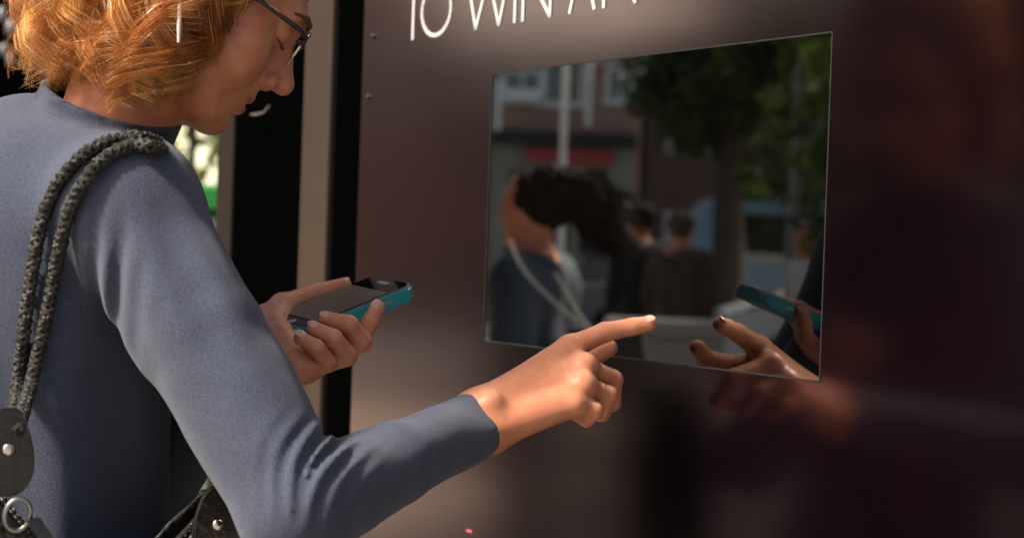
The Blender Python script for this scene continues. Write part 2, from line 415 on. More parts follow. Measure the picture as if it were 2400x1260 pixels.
# ---- right hand (pointing)
rw1, rw2 = W(1118, 966, 1.585), W(1142, 1012, 1.57)
r_mcp = [W(1336, 815, 1.635), W(1370, 862, 1.620), W(1366, 907, 1.603), W(1343, 948, 1.588)]
r_fing = [
 ([r_mcp[0], W(1418, 778, 1.648), W(1482, 765, 1.652), W(1520, 758, 1.654)], [.0112, .0096, .0084, .0076]),
 ([r_mcp[1], W(1436, 890, 1.647), W(1434, 942, 1.662), W(1398, 955, 1.655)], [.0108, .0098, .0088, .0078]),
 ([r_mcp[2], W(1424, 926, 1.622), W(1410, 966, 1.637), W(1376, 962, 1.634)], [.0105, .0095, .0086, .0076]),
 ([r_mcp[3], W(1392, 962, 1.598), W(1376, 980, 1.612), W(1350, 968, 1.612)], [.0095, .0086, .0080, .0070]),
 ([W(1205, 915, 1.62), W(1300, 862, 1.668), W(1372, 846, 1.685), W(1428, 815, 1.688)], [.0135, .0120, .0105, .0085])]
fa0 = unit(RW-RE)
def r_hand(P):
    palm = smin(cone(P, rw1, r_mcp[0], .0160, .0125), cone(P, rw1, r_mcp[1], .0160, .0120), .012)
    palm = smin(palm, cone(P, rw2, r_mcp[2], .0155, .0120), .012)
    palm = smin(palm, cone(P, rw2, r_mcp[3], .0155, .0115), .012)
    palm = smin(palm, cone(P, rw1, W(1300, 862, 1.65), .015, .013), .012)
    arm = smin(cone(P, rw1-fa0*.05, rw1, .0155, .0155), cone(P, rw2-fa0*.05, rw2, .0155, .0152), .015)
    palm = smin(palm, arm, .02)
    palm = smin(palm, sph(P, W(1152, 940, 1.566), .0068), .018)                # ulna bump
    for m in r_mcp[1:3]: palm = smin(palm, sph(P, m+vec(0, -.004, .004), .0095), .010)
    # dents between the extensor tendons
    palm = palm-.0008*np.exp(-(cone(P, r_mcp[1]+vec(0, -.014, .004), rw1+vec(0, -.02, 0), .0, .0)/.006)**2)
    fg = None
    for pts, rad in r_fing:
        c = chain(P, pts, rad, .003); fg = c if fg is None else smin(fg, c, .0012)
    return smin(palm, fg, .007)
# ---- left hand (holding the phone)
l_mcp = [W(752, 838, 1.622), W(738, 852, 1.604), W(720, 862, 1.588), W(700, 866, 1.574)]
l_fing = [
 ([l_mcp[0], W(846, 790, 1.634), W(868, 752, 1.634), W(884, 720, 1.637)], [.0105, .0092, .0084, .0074]),
 ([l_mcp[1], W(848, 800, 1.600), W(818, 760, 1.585), W(766, 748, 1.590)], [.0108, .0095, .0086, .0074]),
 ([l_mcp[2], W(814, 834, 1.584), W(782, 792, 1.568), W(737, 771, 1.574)], [.0105, .0092, .0083, .0072]),
 ([l_mcp[3], W(768, 850, 1.570), W(742, 815, 1.556), W(704, 792, 1.560)], [.0095, .0085, .0076, .0066]),
 ([W(640, 775, 1.625), W(664, 718, 1.665), W(748, 688, 1.692), W(806, 669, 1.702)], [.0160, .0125, .0105, .0080])]
def l_hand(P):
    wr = LW
    palm = smin(cone(P, wr, l_mcp[0], .021, .0130), cone(P, wr, l_mcp[1], .021, .0130), .012)
    palm = smin(palm, cone(P, wr, l_mcp[2], .021, .0130), .012); palm = smin(palm, cone(P, wr, l_mcp[3], .021, .0125), .012)
    palm = smin(palm, cone(P, W(648, 800, 1.61), W(690, 850, 1.580), .020, .017), .014)
    palm = smin(palm, cone(P, LE+.62*(LW-LE), wr, .024, .0205), .02)
    palm = smin(palm, cone(P, wr, W(664, 722, 1.663), .018, .014), .016)
    fg = None
    for pts, rad in l_fing:
        c = chain(P, pts, rad, .003); fg = c if fg is None else smin(fg, c, .0010)
    return smin(palm, fg, .006)
def bb(pts, m):
    p = np.array(pts); return p.min(0)-m, p.max(0)+m
def smooth_sections(zs, *rows):
    S = spline(np.stack([zs, *rows], -1), 60); return [S[:, i] for i in range(S.shape[1])]
def trunk(P, g=0.0):
    zs = [.78, .92, 1.05, 1.18, 1.28, 1.38, 1.45, 1.50]
    cx = [-.44, -.44, -.44, -.44, -.445, -.44, -.425, -.405]; cy = [1.58, 1.58, 1.57, 1.56, 1.555, 1.555, 1.55, 1.55]
    aa = np.array([.185, .19, .160, .160, .165, .155, .11, .07])+g; bbv = np.array([.14, .14, .120, .122, .130, .12, .085, .065])+g
    zs, cx, cy, aa, bbv = smooth_sections(zs, cx, cy, aa, bbv)
    z = P[..., 2]
    dx = P[..., 0]-np.interp(z, zs, cx); dy = P[..., 1]-np.interp(z, zs, cy)
    u = (dx*RGT[0]+dy*RGT[1])/np.interp(z, zs, aa); v = (dx*FWD[0]+dy*FWD[1])/np.interp(z, zs, bbv)
    d = (np.sqrt(u*u+v*v)-1)*np.interp(z, zs, bbv)*.95
    d = smax(d, z-1.475, .03)
    return d.astype(np.float32)
def under_body(P):
    d = smin(trunk(P, -.014), cone(P, RS, RE, .045, .036), .03); d = smin(d, cone(P, RE, RE+.8*(RW-RE), .033, .018), .01)
    d = smin(d, cone(P, LS, LE, .045, .036), .03); d = smin(d, cone(P, LE, LE+.8*(LW-LE), .033, .018), .01)
    d = smin(d, cone(P, NB-UP*.04, RS, .045, .045), .03); d = smin(d, cone(P, NB-UP*.04, LS, .045, .045), .03)
    for s in (1, -1):
        hip = vec(-.44, 1.58, .86)+RGT*s*.09; kn = hip+vec(.02, .0, -.41)+FWD*.02; an = kn+vec(-.01, 0, -.37)
        d = smin(d, chain(P, [hip, kn, an], [.085, .052, .036], .02), .03)
        d = smin(d, cone(P, an-UP*.03, an-UP*.045+FWD*.13, .032, .026), .02)
    return np.maximum(d, .012-P[..., 2]*1.0)
parts = []
pts = [HW(.13, 0, 0), HW(-.11, .08, .13), HW(-.11, -.08, 0), HW(.09, 0, -.12), NB-UP*.10, HW(0, 0, .14)]
lo, hi = bb(pts, .05); parts.append(nets(head_neck, lo, hi, .0021))
lo, hi = bb([p for f in r_fing for p in f[0]]+[rw1, rw2, RW-fa0*.04], .04); parts.append(nets(r_hand, lo, hi, .0018))
lo, hi = bb([p for f in l_fing for p in f[0]]+[LW, LE+.72*(LW-LE)], .04); parts.append(nets(l_hand, lo, hi, .0018))
lo, hi = (-.75, 1.2, -.02), (.0, 1.95, 1.49); parts.append(nets(under_body, lo, hi, .012))
V, Q = join(parts)
woman = link('person', mesh_np('person', V, Q), M_['skin'], None, True)
tag(woman, 'person in a grey blue sweater, head bent, holding a phone and pointing at the screen', 'person')
def wchild(o): o.parent = woman; return o
# ---- fingernails
def nail(tip, base, side, r=.0052, lift=.0062):
    t = unit(tip-base); n = unit(side-t*(side@t)); b = np.cross(t, n)
    c = tip+t*.001+n*lift
    wchild(MB().blob(c, (.0062, r, .0016), (t, b, n), 10, 6).build('fingernail', M_['nail'], None, True))
nail(r_fing[0][0][3], r_fing[0][0][2], vec(-.1, -.55, .75))
for f, sd_ in ((0, vec(-.2, -.8, .55)), (1, vec(-.1, -.6, .8)), (2, vec(-.1, -.6, .8)), (3, vec(-.1, -.6, .8)), (4, vec(0, -.35, .9))):
    nail(l_fing[f][0][3], l_fing[f][0][2], sd_, .0046, .0060)
# ---- lips: thin coloured shells lying on the mouth
def lip(c, zc, up):
    m = MB()
    pts = [HW(c-abs(t)**2*.0135/.019**2*1.0, t, zc+(abs(t)/.019)**2*(.0025 if up else .0075)) for t in np.linspace(-.019, .019, 13)]
    rr = [.0052*HS*max(.25, (1-(abs(t)/.021)**2)**.6) for t in np.linspace(-.019, .019, 13)]
    m.tube(pts, rr, 8); wchild(m.build('lip', M_['lip'], None, True))
lip(.0945, -.0548, True); lip(.0935, -.0672, False)
for s in (1, -1):
    wchild(MB().tube([HW(.079, .046*s, .0015), HW(.0875, .039*s, -.0005), HW(.0905, .031*s, -.001), HW(.0885, .022*s, .001)], [.0006, .0013, .0014, .0008], 8).build('eyelashes', M_['hair_d'], None, True))
    wchild(MB().tube([HW(.078, .052*s, .030), HW(.0915, .040*s, .036), HW(.0985, .026*s, .034), HW(.100, .014*s, .031)], [.001, .0026, .003, .0018], 8).build('eyebrow', M_['hair_d'], None, True))

# ---- sweater
fa = unit(RW-RE); fl = unit(LW-LE)
CROOK = W(770, 1015, 1.36); ncam = unit(CROOK-CAM)
nk_ax = unit(NK-NB); NC = NB+vec(.0, 0, .0)
def sweater(P):
    g = .0
    d = trunk(P)
    d = smin(d, ell(P, (-.455, 1.54, 1.378), (.095, .112, .103)), .04)
    d = smin(d, sph(P, W(72, 342, 1.55), .046), .03)
    d = smin(d, cone(P, NB-UP*.045, RS, .056, .058), .035)
    d = smin(d, cone(P, NB-UP*.045, LS, .056, .056), .035)
    low = np.clip((1.36-P[..., 2])/.12, 0, 1)
    along = P[..., 0]*.9+P[..., 1]*.3
    d = d-(low*(.0045*np.sin(along*75+6*P[..., 2])+.005*wob(P, 21, 1))+.0015*wob(P, 30, 4)).astype(np.float32)
    mid = RS+.45*(RE-RS)
    arm = smin(cone(P, RS, mid, .054, .0530), cone(P, mid, RE, .0530, .0470), .004)
    fm = RE+.5*(RW-RE)
    fore = smin(cone(P, RE, fm, .0470, .0350), smin(cone(P, fm, rw1, .0345, .0205), cone(P, fm, rw2, .0345, .0205), .008), .004)
    # folds fanning from the crook of the elbow
    q = P-CROOK.astype(np.float32); rr = np.sqrt((q*q).sum(-1))
    x = q@_r.astype(np.float32); y = q@_u.astype(np.float32); ang = np.arctan2(-y, x)
    v = -(x*(-.38)+y*(.92)); v = x*(-.38)+(-y)*.92; wv = x*.92+(-y)*.38
    sn = np.sin((wv+.15*v*np.sign(wv)+.006*np.sin(v*60))*2*math.pi/.0155)
    fold = np.sign(sn)*np.abs(sn)**.8*np.exp(-(wv/.030)**2)*np.clip((v+.012)/.02, 0, 1)*np.clip((.075-v)/.05, 0, 1)*np.exp(-np.maximum(q@ncam.astype(np.float32)-.03, 0)/.02)
    arm = smin(arm, fore, .012)+(-.0034*fold).astype(np.float32)
    # long soft folds along the upper arm
    ax = unit(RE-RS).astype(np.float32); q2 = P-RS.astype(np.float32); t = q2@ax
    sx = q2@np.cross(ax, ncam).astype(np.float32)
    w = np.exp(-((t-.10)/.06)**2)
    w2 = np.exp(-((t-.05)/.045)**2)*np.clip(-sx/.03, 0, 1)
    arm = arm-(.0034*np.sin(sx*135+t*26+1.2*wob(P, 30, 6))*w+.004*np.sin((t*.8+sx)*210)*w2+.0014*wob(P, 42, 2)+.0008*wob(P, 95, 7)).astype(np.float32)
    d = smin(d, arm, .022)
    la = smin(cone(P, LS, LE, .054, .046), cone(P, LE, LW, .046, .029), .012)
    d = smin(d, la, .022)
    # collar
    q3 = P-NC.astype(np.float32); t3 = q3@nk_ax.astype(np.float32)
    rad = np.sqrt(np.maximum((q3*q3).sum(-1)-t3*t3, 0))
    wall = np.abs(rad-(.0595+.02*np.maximum(t3, 0)))-.0038
    col = np.maximum(np.maximum(wall, t3-(.052+.10*(q3@FWD.astype(np.float32)))), -t3-.03)
    d = smax(d, -np.maximum(rad-(.0560+.02*np.maximum(t3, 0)), -t3-.005), .004)
    d = smin(d, col, .006)
    # cuffs: straight ends with an opening
    for pt, ax_, ri in ((RW, fa, .0245), (LW, fl, .0260)):
        q4 = P-pt.astype(np.float32); t4 = q4@ax_.astype(np.float32)
        near = (np.sqrt((q4*q4).sum(-1)) < .09)
        d = np.where(near, np.maximum(d, t4), d)
        if pt is RW: inner = np.minimum(cone(P, rw1-fa*.05, rw1+fa*.03, .0165, .0165), cone(P, rw2-fa*.05, rw2+fa*.03, .0165, .0165))
        else: inner = np.sqrt(np.maximum((q4*q4).sum(-1)-t4*t4, 0))-ri
        d = np.where(near, smax(d, -np.maximum(inner, -t4-.035), .003), d)
    return np.maximum(d, .80-P[..., 2])
lo, hi = (-.72, 1.24, .78), (.02, 1.92, 1.60)
V, Q = nets(sweater, lo, hi, .0031)
sw = wchild(link('sweater', mesh_np('sweater', V, Q), M_['sweater'], None, True))
def trou(P):
    d = np.maximum(trunk(P, -.004), P[..., 2]-.90)
    for s in (1, -1):
        hip = vec(-.44, 1.58, .84)+RGT*s*.09; kn = hip+vec(.02, .0, -.40)+FWD*.02; an = kn+vec(-.01, 0, -.36)
        d = smin(d, chain(P, [hip, kn, an], [.098, .075, .062], .02), .03)
    return np.maximum(d+.002*wob(P, 25, 3), .05-P[..., 2])
V, Q = nets(trou, (-.72, 1.25, .03), (-.15, 1.9, .95), .010); wchild(link('trousers', mesh_np('trousers', V, Q), M_['trousers'], None, True))
for s in (1, -1):
    an = vec(-.44, 1.58, .84)+RGT*s*.09+vec(.01, 0, -.76)+FWD*.02
    a0 = vec(an[0], an[1], .045)
    V, Q = nets(lambda P: np.maximum(smin(cone(P, a0, a0+FWD*.15-UP*.008, .043, .036), cone(P, a0, a0+UP*.05, .04, .038), .02), .002-P[..., 2]), a0-vec(.08, .1, .05), a0+vec(.23, .2, .12), .008)
    wchild(link('shoe', mesh_np('shoe', V, Q), M_['shoe'], None, True))
# shirt cuff showing at the left wrist
cq = [LW+fl*t for t in (-.02, .0, .012)]
wchild(MB().tube(cq, [.0285, .0285, .0275], 24, False).build('shirt_cuff', M_['shirt'], None, True))

# ---- hair
def hair_build():
    # base mass hugging the skull
    def base(P):
        q = ((P-HO.astype(np.float32))@RH.astype(np.float32))/HS
        d = ell(q, (-.014, 0, .05), (.096, .080, .090))
        d = smax(d, (q[..., 0]-.052-.35*(q[..., 2]-.05)), .02)
        d = d+.004*wob(q, 130, 1)
        d = np.maximum(d, -.055-q[..., 2])
        # nape mass and near side curtain
        n = ell(P, W(235, 95, 1.55), (.060, .060, .055)); n = n+.006*wob(P, 95, 2)
        n2 = cone(P, W(330, 20, 1.505), W(330, 190, 1.490), .032, .018)+.004*wob(P, 110, 3)
        return smin(smin(d*HS, n, .02), n2, .015)
    pts = [HW(.09, .1, .15), HW(-.13, -.1, .0), HW(-.13, .1, .15), W(60, 260, 1.5), W(60, 260, 1.64), HW(0, 0, .16)]
    lo, hi = bb(pts, .02); V, Q = nets(base, lo, hi, .004)
    hb = wchild(link('hair', mesh_np('hair', V, Q), M_['hair_d'], None, True))
    locks = []
    def scalp(th, ph):
        n = vec(math.cos(ph)*math.cos(th), math.cos(ph)*math.sin(th), math.sin(ph))
        return HW(-.012+.094*n[0], .077*n[1], .05+.088*n[2]), RH@n
    def add(root, nrm, tgt, curl, n=30, spread=.0058, bulge=.03, col=0):
        locks.append((root, nrm, tgt, curl, n, spread, bulge, col))
    R = random.Random(11)
    # back mass, hanging behind the neck
    for i in range(170):
        root, nrm = scalp(math.pi+R.uniform(-1.2, 1.2), R.uniform(-.35, .9))
        px = R.uniform(52, 245); py = R.uniform(-20, 195-max(0, (95-px))*1.2); d = R.uniform(1.47, 1.66)
        if px > 185: py = min(py, 175)
        add(root, nrm, W(px, py, d), R.uniform(.007, .013), bulge=.045)
    # near side: falls over the ear to the collar
    for i in range(150):
        root, nrm = scalp(-math.pi/2+R.uniform(-.95, .5), R.uniform(-.15, 1.0))
        px = R.uniform(225, 425); top = 110; bot = np.interp(px, [225, 290, 340, 400, 425], [165, 215, 262, 250, 180])
        py = R.uniform(top, bot) if px < 400 else R.uniform(60, bot)
        dd = np.interp(px, [225, 330, 430], [1.485, 1.462, 1.476])+R.uniform(-.012, .02)
        add(root, nrm, W(px, py, dd), R.uniform(.009, .017), bulge=.03)
    for i in range(70):
        root, nrm = scalp(-math.pi/2+R.uniform(-1.2, -.3), R.uniform(-.3, .6))
        px = R.uniform(165, 335); lim = np.interp(px, [150, 250, 340], [180, 222, 262]); py = lim-R.uniform(0, 60)
        add(root, nrm, W(px, py, np.interp(px, [165, 330], [1.50, 1.468])+R.uniform(-.01, .02)), R.uniform(.008, .015), bulge=.03)
    # defined ringlets over the mass
    for i in range(46):
        if i < 16:
            root, nrm = scalp(math.pi+R.uniform(-1.0, .9), R.uniform(.0, .9)); px = R.uniform(50, 200); py = R.uniform(60, 200-max(0, (95-px))*.9); tg = W(px, py, R.uniform(1.465, 1.52))
        else:
            root, nrm = scalp(-math.pi/2+R.uniform(-1.0, .45), R.uniform(.0, 1.0)); px = R.uniform(205, 420)
            bot = np.interp(px, [205, 290, 345, 400, 420], [185, 228, 272, 262, 200]); tg = W(px, R.uniform(bot-90, bot), np.interp(px, [205, 330, 430], [1.475, 1.452, 1.468])+R.uniform(-.006, .01))
        add(root, nrm, tg, R.uniform(.010, .016), 60, .0050, .035, 0)
    # far side
    for i in range(60):
        root, nrm = scalp(math.pi/2+R.uniform(-.5, .95), R.uniform(-.15, 1.0))
        px = R.uniform(215, 400); py = R.uniform(100, 240)
        add(root, nrm, W(px, py, R.uniform(1.60, 1.635)), R.uniform(.007, .013))
    # wisps at the cheek
    for i in range(26):
        root, nrm = scalp(-math.pi/2+R.uniform(.55, .95), R.uniform(.2, .8))
        px = R.uniform(415, 485); py = R.uniform(40, 225-(px-415)*.9)
        add(root, nrm, W(px, py, R.uniform(1.480, 1.490)), R.uniform(.004, .009), 9, .005, .012, 1)
    # top of the head
    for i in range(90):
        root, nrm = scalp(R.uniform(-math.pi, math.pi), R.uniform(.7, 1.5))
        th = R.choice([-1, 1])*R.uniform(1.2, 3.1); e, _ = scalp(th, R.uniform(-.1, .5)); e = e+(e-HW(0, 0, .04))*.18
        add(root, nrm, e, R.uniform(.004, .009), bulge=.03)
    R2 = random.Random(21)
    for i in range(40):
        root, nrm = scalp(math.pi+R2.uniform(-1.2, .6), R2.uniform(-.4, .4)); px = R2.uniform(85, 240)
        add(root, nrm, W(px, np.interp(px, [85, 150, 240], [186, 202, 218])-R2.uniform(0, 45), R2.uniform(1.475, 1.53)), R2.uniform(.006, .010), bulge=.04)
    NS = 27; tt = np.linspace(0, 1, NS)
    allV, allQ, tone, o = [], [], [], 0
    for root, nrm, tgt, curl, n, spread, bulge, col in locks:
        up = vec(0, 0, 1.0)
        c1 = root+nrm*bulge; c2 = tgt+up*R.uniform(.03, .07)+(tgt-HW(0, 0, 0))*R.uniform(-.05, .15)
        b = ((1-tt)**3)[:, None]*root+(3*tt*(1-tt)**2)[:, None]*c1+(3*tt**2*(1-tt))[:, None]*c2+(tt**3)[:, None]*tgt
        L = np.linalg.norm(np.diff(b, axis=0), axis=1).sum()
        tan = np.gradient(b, axis=0); tan /= np.linalg.norm(tan, axis=1)[:, None]
        e1 = np.cross(tan, vec(.3, .8, .2)); e1 /= np.linalg.norm(e1, axis=1)[:, None]; e2 = np.cross(tan, e1)
        fr = L/R.uniform(.050, .085)*2*math.pi; ph = R.uniform(0, 6.28); hand = R.choice([-1, 1])
        amp = curl*1.15*np.clip(tt*2.2, 0, 1)*(1+.45*tt**2)
        ctr = b+(amp*np.cos(fr*tt+ph))[:, None]*e1+(hand*amp*np.sin(fr*tt+ph))[:, None]*e2
        tl_ = R.random()
        for k in range(n):
            a0, r0 = R.uniform(0, 6.28), spread*math.sqrt(R.random())
            w = (.55+.75*tt-.55*tt**3)*r0
            jit = R.uniform(-.15, .15); fz = R.uniform(.0002, .0008)
            p = ctr+(w*np.cos(a0+jit*tt*4))[:, None]*e1+(w*np.sin(a0+jit*tt*4))[:, None]*e2
            p = p+(fz*np.sin(tt*R.uniform(9, 22)+R.uniform(0, 6)))[:, None]*e1
            p = p+(tan*R.uniform(-.022, .008))*tt[:, None]
            if R.random() < .015: p = p+((p-HW(-.02, 0, .03))*R.uniform(.02, .08)+vec(R.uniform(-.01, .01), R.uniform(-.01, .01), R.uniform(-.012, .008)))*(tt**1.5)[:, None]
            rad = R.uniform(.00026, .00044)*(1-.75*tt**2)
            tw = R.uniform(0, 6.28)+tt*R.uniform(-3, 3); sd3 = np.cos(tw)[:, None]*e1+np.sin(tw)[:, None]*e2
            vs = np.stack([p-rad[:, None]*sd3, p+rad[:, None]*sd3], 1).reshape(-1, 3)
            i0 = o+2*np.arange(NS-1)
            allV.append(vs); allQ.append(np.stack([i0, i0+1, i0+3, i0+2], -1)); o += 2*NS
            tone.append(np.full(2*NS, np.clip(tl_*.9+.16*R.random()-(.45 if col else 0), 0, 1)))
    me = mesh_np('hair_strands', np.vstack(allV), np.vstack(allQ))
    at = me.attributes.new('tone', 'FLOAT', 'POINT'); at.data.foreach_set('value', np.concatenate(tone).astype(np.float32))
    hs_ = link('strands', me, M_['hair'], hb, True); tag(hs_, kind='stuff')
def hair_mat():
    m = M_['hair']; t = m.node_tree; b = t.nodes['Principled BSDF']
    a = t.nodes.new('ShaderNodeAttribute'); a.attribute_name = 'tone'
    r = t.nodes.new('ShaderNodeValToRGB'); el = r.color_ramp.elements
    el[0].position = 0; el[0].color = (.11, .026, .006, 1); el[1].position = .95; el[1].color = (.95, .56, .19, 1)
    e = el.new(.5); e.color = (.58, .215, .05, 1)
    t.links.new(a.outputs['Fac'], r.inputs['Fac']); t.links.new(r.outputs['Color'], b.inputs['Base Color'])
    for n in t.nodes:
        if n.type == 'BSDF_TRANSLUCENT': t.links.new(r.outputs['Color'], n.inputs['Color'])
hair_mat(); hair_build()

# ================================================================== THINGS SHE WEARS AND HOLDS
# ---- spectacles
gl = empty('spectacles', HW(.098, 0, .005), 'dark rimmed spectacles worn low on the bent face', 'glasses')
def gp(x, y, z): return HW(x+.003, y, z+.003)
for s in (1, -1):
    ang = np.linspace(0, 2*math.pi, 33)
    rim = [gp(.1005-.10*((.032+.0245*math.cos(a))/.062)**2*.04, s*(.032+.0245*math.cos(a)*(1 if abs(math.cos(a)) < 2 else 1)), .004+.0185*math.copysign(abs(math.sin(a))**.75, math.sin(a))) for a in ang]
    MB().tube(rim[0:17], .0021, 8).build('upper_rim', M_['frame_dark'], gl, True)
    MB().tube(rim[16:33], .0011, 8).build('lower_rim', M_['frame_pale'], gl, True)
    b = bmesh.new(); b.faces.new([b.verts.new(p) for p in rim[:-1]]); m = MB(); m.bm.free(); m.bm = b
    lm = bpy.data.materials.get('lens')
    if lm is None:
        lm = bpy.data.materials.new('lens'); lm.use_nodes = True; t = lm.node_tree; t.nodes.remove(t.nodes['Principled BSDF'])
        tr = t.nodes.new('ShaderNodeBsdfTransparent'); g = t.nodes.new('ShaderNodeBsdfGlossy'); g.inputs['Roughness'].default_value = .02
        fr = t.nodes.new('ShaderNodeFresnel'); mx = t.nodes.new('ShaderNodeMixShader')
        mx.inputs[0].default_value = .05; t.links.new(tr.outputs[0], mx.inputs[1]); t.links.new(g.outputs[0], mx.inputs[2]); t.links.new(mx.outputs[0], t.nodes['Material Output'].inputs['Surface'])
    m.build('lens', lm, gl)
    MB().tube([gp(.0955, s*.0575, .014), gp(.088, s*.066, .015), gp(.05, s*.071, .013), gp(.0, s*.0755, .009), gp(-.02, s*.076, -.006)], [.0026, .0026, .002, .0018, .0018], 8).build('temple', M_['frame_dark'], gl, True)
MB().tube([gp(.1003, .0085, .010), gp(.104, 0, .013), gp(.1003, -.0085, .010)], .0016, 8).build('bridge', M_['frame_dark'], gl, True)
# ---- earring
er = empty('drop_earring', W(422, -30, 1.445), 'long slender white drop earring hanging in the hair', 'earring')
MB().tube([W(424, -45, 1.452), W(422, 10, 1.440), W(420, 60, 1.437), W(419, 100, 1.436)], [.0010, .0019, .0021, .0014], 10).build('bar', M_['pearl'], er, True)
MB().tube([HW(-.004, -.078, -.026), W(424, -60, 1.456), W(424, -44, 1.452)], .0007, 6).build('hook', M_['steel'], er)
# ---- finger ring
rp = r_fing[2][0]; rc = rp[0]+.55*(rp[1]-rp[0]); ra = unit(rp[1]-rp[0]); e1 = unit(np.cross(ra, UP)); e2 = np.cross(ra, e1)
ro = MB().tube([rc+.0104*(math.cos(a)*e1+math.sin(a)*e2) for a in np.linspace(0, 2*math.pi, 28)], .0005, 6).build('finger_ring', mat('ring_gold', (.45, .28, .12), .4, .8), None, True)
tag(ro, 'thin metal ring on the pointing hand', 'ring')
# ---- phone
PL = unit((.1, .085, .046)); PWd = vec(.045, -.053, -.008); PWd = unit(PWd-PL*(PWd@PL)); PN = np.cross(PWd, PL); PN = PN if PN[2] > 0 else -PN
PC = W(804, 722, 1.655); PHL, PHW, PHT = .0665, .0335, .0074
ph = empty('mobile_phone', PC, 'mobile phone in a teal case held in the left hand', 'phone')
def rrect(hl, hw, r, n=6):
    out = []
    for cx, cy, a0 in ((hl-r, hw-r, 0), (-hl+r, hw-r, 90), (-hl+r, -hw+r, 180), (hl-r, -hw+r, 270)):
        for k in range(n+1):
            a = math.radians(a0+90*k/n); out.append((cx+r*math.cos(a), cy+r*math.sin(a)))
    return out
def slab(hl, hw, r, n0, n1, name, m, bev=0):
    o = MB(); o.prism([PC+PL*u+PWd*w+PN*n0 for u, w in rrect(hl, hw, r)], PN*(n1-n0))
    if bev: bmesh.ops.bevel(o.bm, geom=[e for e in o.bm.edges if abs((e.verts[0].co-e.verts[1].co).normalized()@Vector(PN)) < .5], offset=bev, segments=3, affect='EDGES')
    return o.build(name, m, ph, True)
slab(PHL, PHW, .011, -PHT, PHT-.0008, 'case', M_['teal'], .0022)
slab(PHL-.0025, PHW-.0025, .009, PHT-.0008, PHT+.0004, 'bumper', M_['pgrey'])
slab(PHL-.0035, PHW-.0035, .0085, PHT+.0004, PHT+.0010, 'front_glass', M_['pglass'])
def pquad(u0, u1, w0, w1, n, name, m):
    MB().box(PC+PL*(u0+u1)/2+PWd*(w0+w1)/2+PN*n, PL*(u1-u0)/2, PWd*(w1-w0)/2, PN*.0002).build(name, m, ph)
pquad(-.050, .034, -.029, .029, PHT+.0013, 'display', M_['pscreen'])
MB().box(PC+PL*.028+PWd*(PHW-.0002), PL*.006, PWd*.0008, PN*.0016, .0006).build('volume_button', M_['pgrey'], ph)
pquad(.049, .055, -.008, .008, PHT+.0013, 'earpiece', M_['steel'])
MB().blob(PC-PL*.060+PN*(PHT+.001), (.005, .005, .0008), (PL, PWd, PN)).build('home_button', M_['pgrey'], ph, True)
# ---- shoulder bag
def surf(px, py, F, d0=1.2, d1=1.9):
    d = d0
    for _ in range(60):
        p = W(px, py, d); v = float(F(p.astype(np.float32)[None])[0])
        if v < .0008 or d > d1: break
        d += v*.7
    return d
BO = vec(-.44, 1.56, 0)+RGT*.200
bag = empty('shoulder_bag', BO+UP*.86, 'dark leather shoulder bag hanging on braided rope handles behind the arm', 'bag')
RIM = 1.163
def bag_sdf(P, g=0.0):
    q = P-BO.astype(np.float32); s = q@FWD.astype(np.float32); w = q@RGT.astype(np.float32); z = P[..., 2]
    hw = .175+.02*np.clip((1.1-z)/.2, 0, 1); ht = .018+.040*np.clip((RIM-z)/.12, 0, 1)
    dx = np.abs(s)-hw+.03+g; dw = np.abs(w)-ht+.014+g
    d = np.sqrt(np.maximum(dx, 0)**2+np.maximum(dw, 0)**2)+np.minimum(np.maximum(dx, dw), 0)-.03+.016
    top = RIM-.062*np.clip(1-(s-.005)**2/.095**2, 0, 1)+.02*np.clip(-s/.1, 0, 1)
    d = np.maximum(d, z-top) if g == 0 else d
    d = smax(d, .87-z, .03)
    return d+(.003*wob(P, 45, 2)+.002*wob(P, 110, 5)).astype(np.float32)
def bag_shell(P):
    d = bag_sdf(P); i = bag_sdf(P, .006)
    return np.maximum(d, -np.maximum(i, .89-P[..., 2]))
lo, hi = bb([BO+FWD*.23+RGT*.08, BO-FWD*.23-RGT*.08, BO+UP*1.2+RGT*.1-FWD*.2, BO+UP*.85+RGT*.1+FWD*.2, BO+UP*1-RGT*.1], .02); lo[2] = .85; hi[2] = 1.2
V, Q = nets(bag_shell, lo, hi, .0034); under(link('body', mesh_np('bag', V, Q), M_['leather'], None, True), bag)
def braid(path, name='rope_handle', R0=.0052, pitch=.020, r=.0024):
    P = spline(path, max(60, int(len(path)*36))); L = np.concatenate([[0], np.cumsum(np.linalg.norm(np.diff(P, axis=0), axis=1))])
    n = int(L[-1]/.0028); P = np.stack([np.interp(np.linspace(0, L[-1], n), L, P[:, i]) for i in range(3)], -1); s = np.linspace(0, L[-1], n)
    T = np.gradient(P, axis=0); T /= np.linalg.norm(T, axis=1)[:, None]
    a = unit(np.cross(T[0], (0.3, .5, .1))); m = MB(); A = []
    for t in T: a = unit(a-t*(a@t)); A.append(a)
    A = np.array(A); Bn = np.cross(T, A)
    for hnd in (1, -1):
        for k in range(3):
            ph_ = hnd*2*math.pi*s/pitch+k*2*math.pi/3
            rr = R0*(1+.16*np.cos(6*math.pi*s/pitch*1+k*2.1+hnd))-.0015
            m.tube(list(P+(rr*np.cos(ph_))[:, None]*A+(rr*np.sin(ph_))[:, None]*Bn), r, 6)
    return m.build(name, M_['rope'], bag, True)
def rope(pxs, front):
    pts = []
    for px, py, dmax in pxs:
        d = surf(px, py, sweater)-.0085
        pts.append(W(px, py, min(d, dmax)))
    return pts+front
tabL = BO-FWD*.080+RGT*.022+UP*1.206; tabR = BO+FWD*.094+RGT*.024+UP*1.138
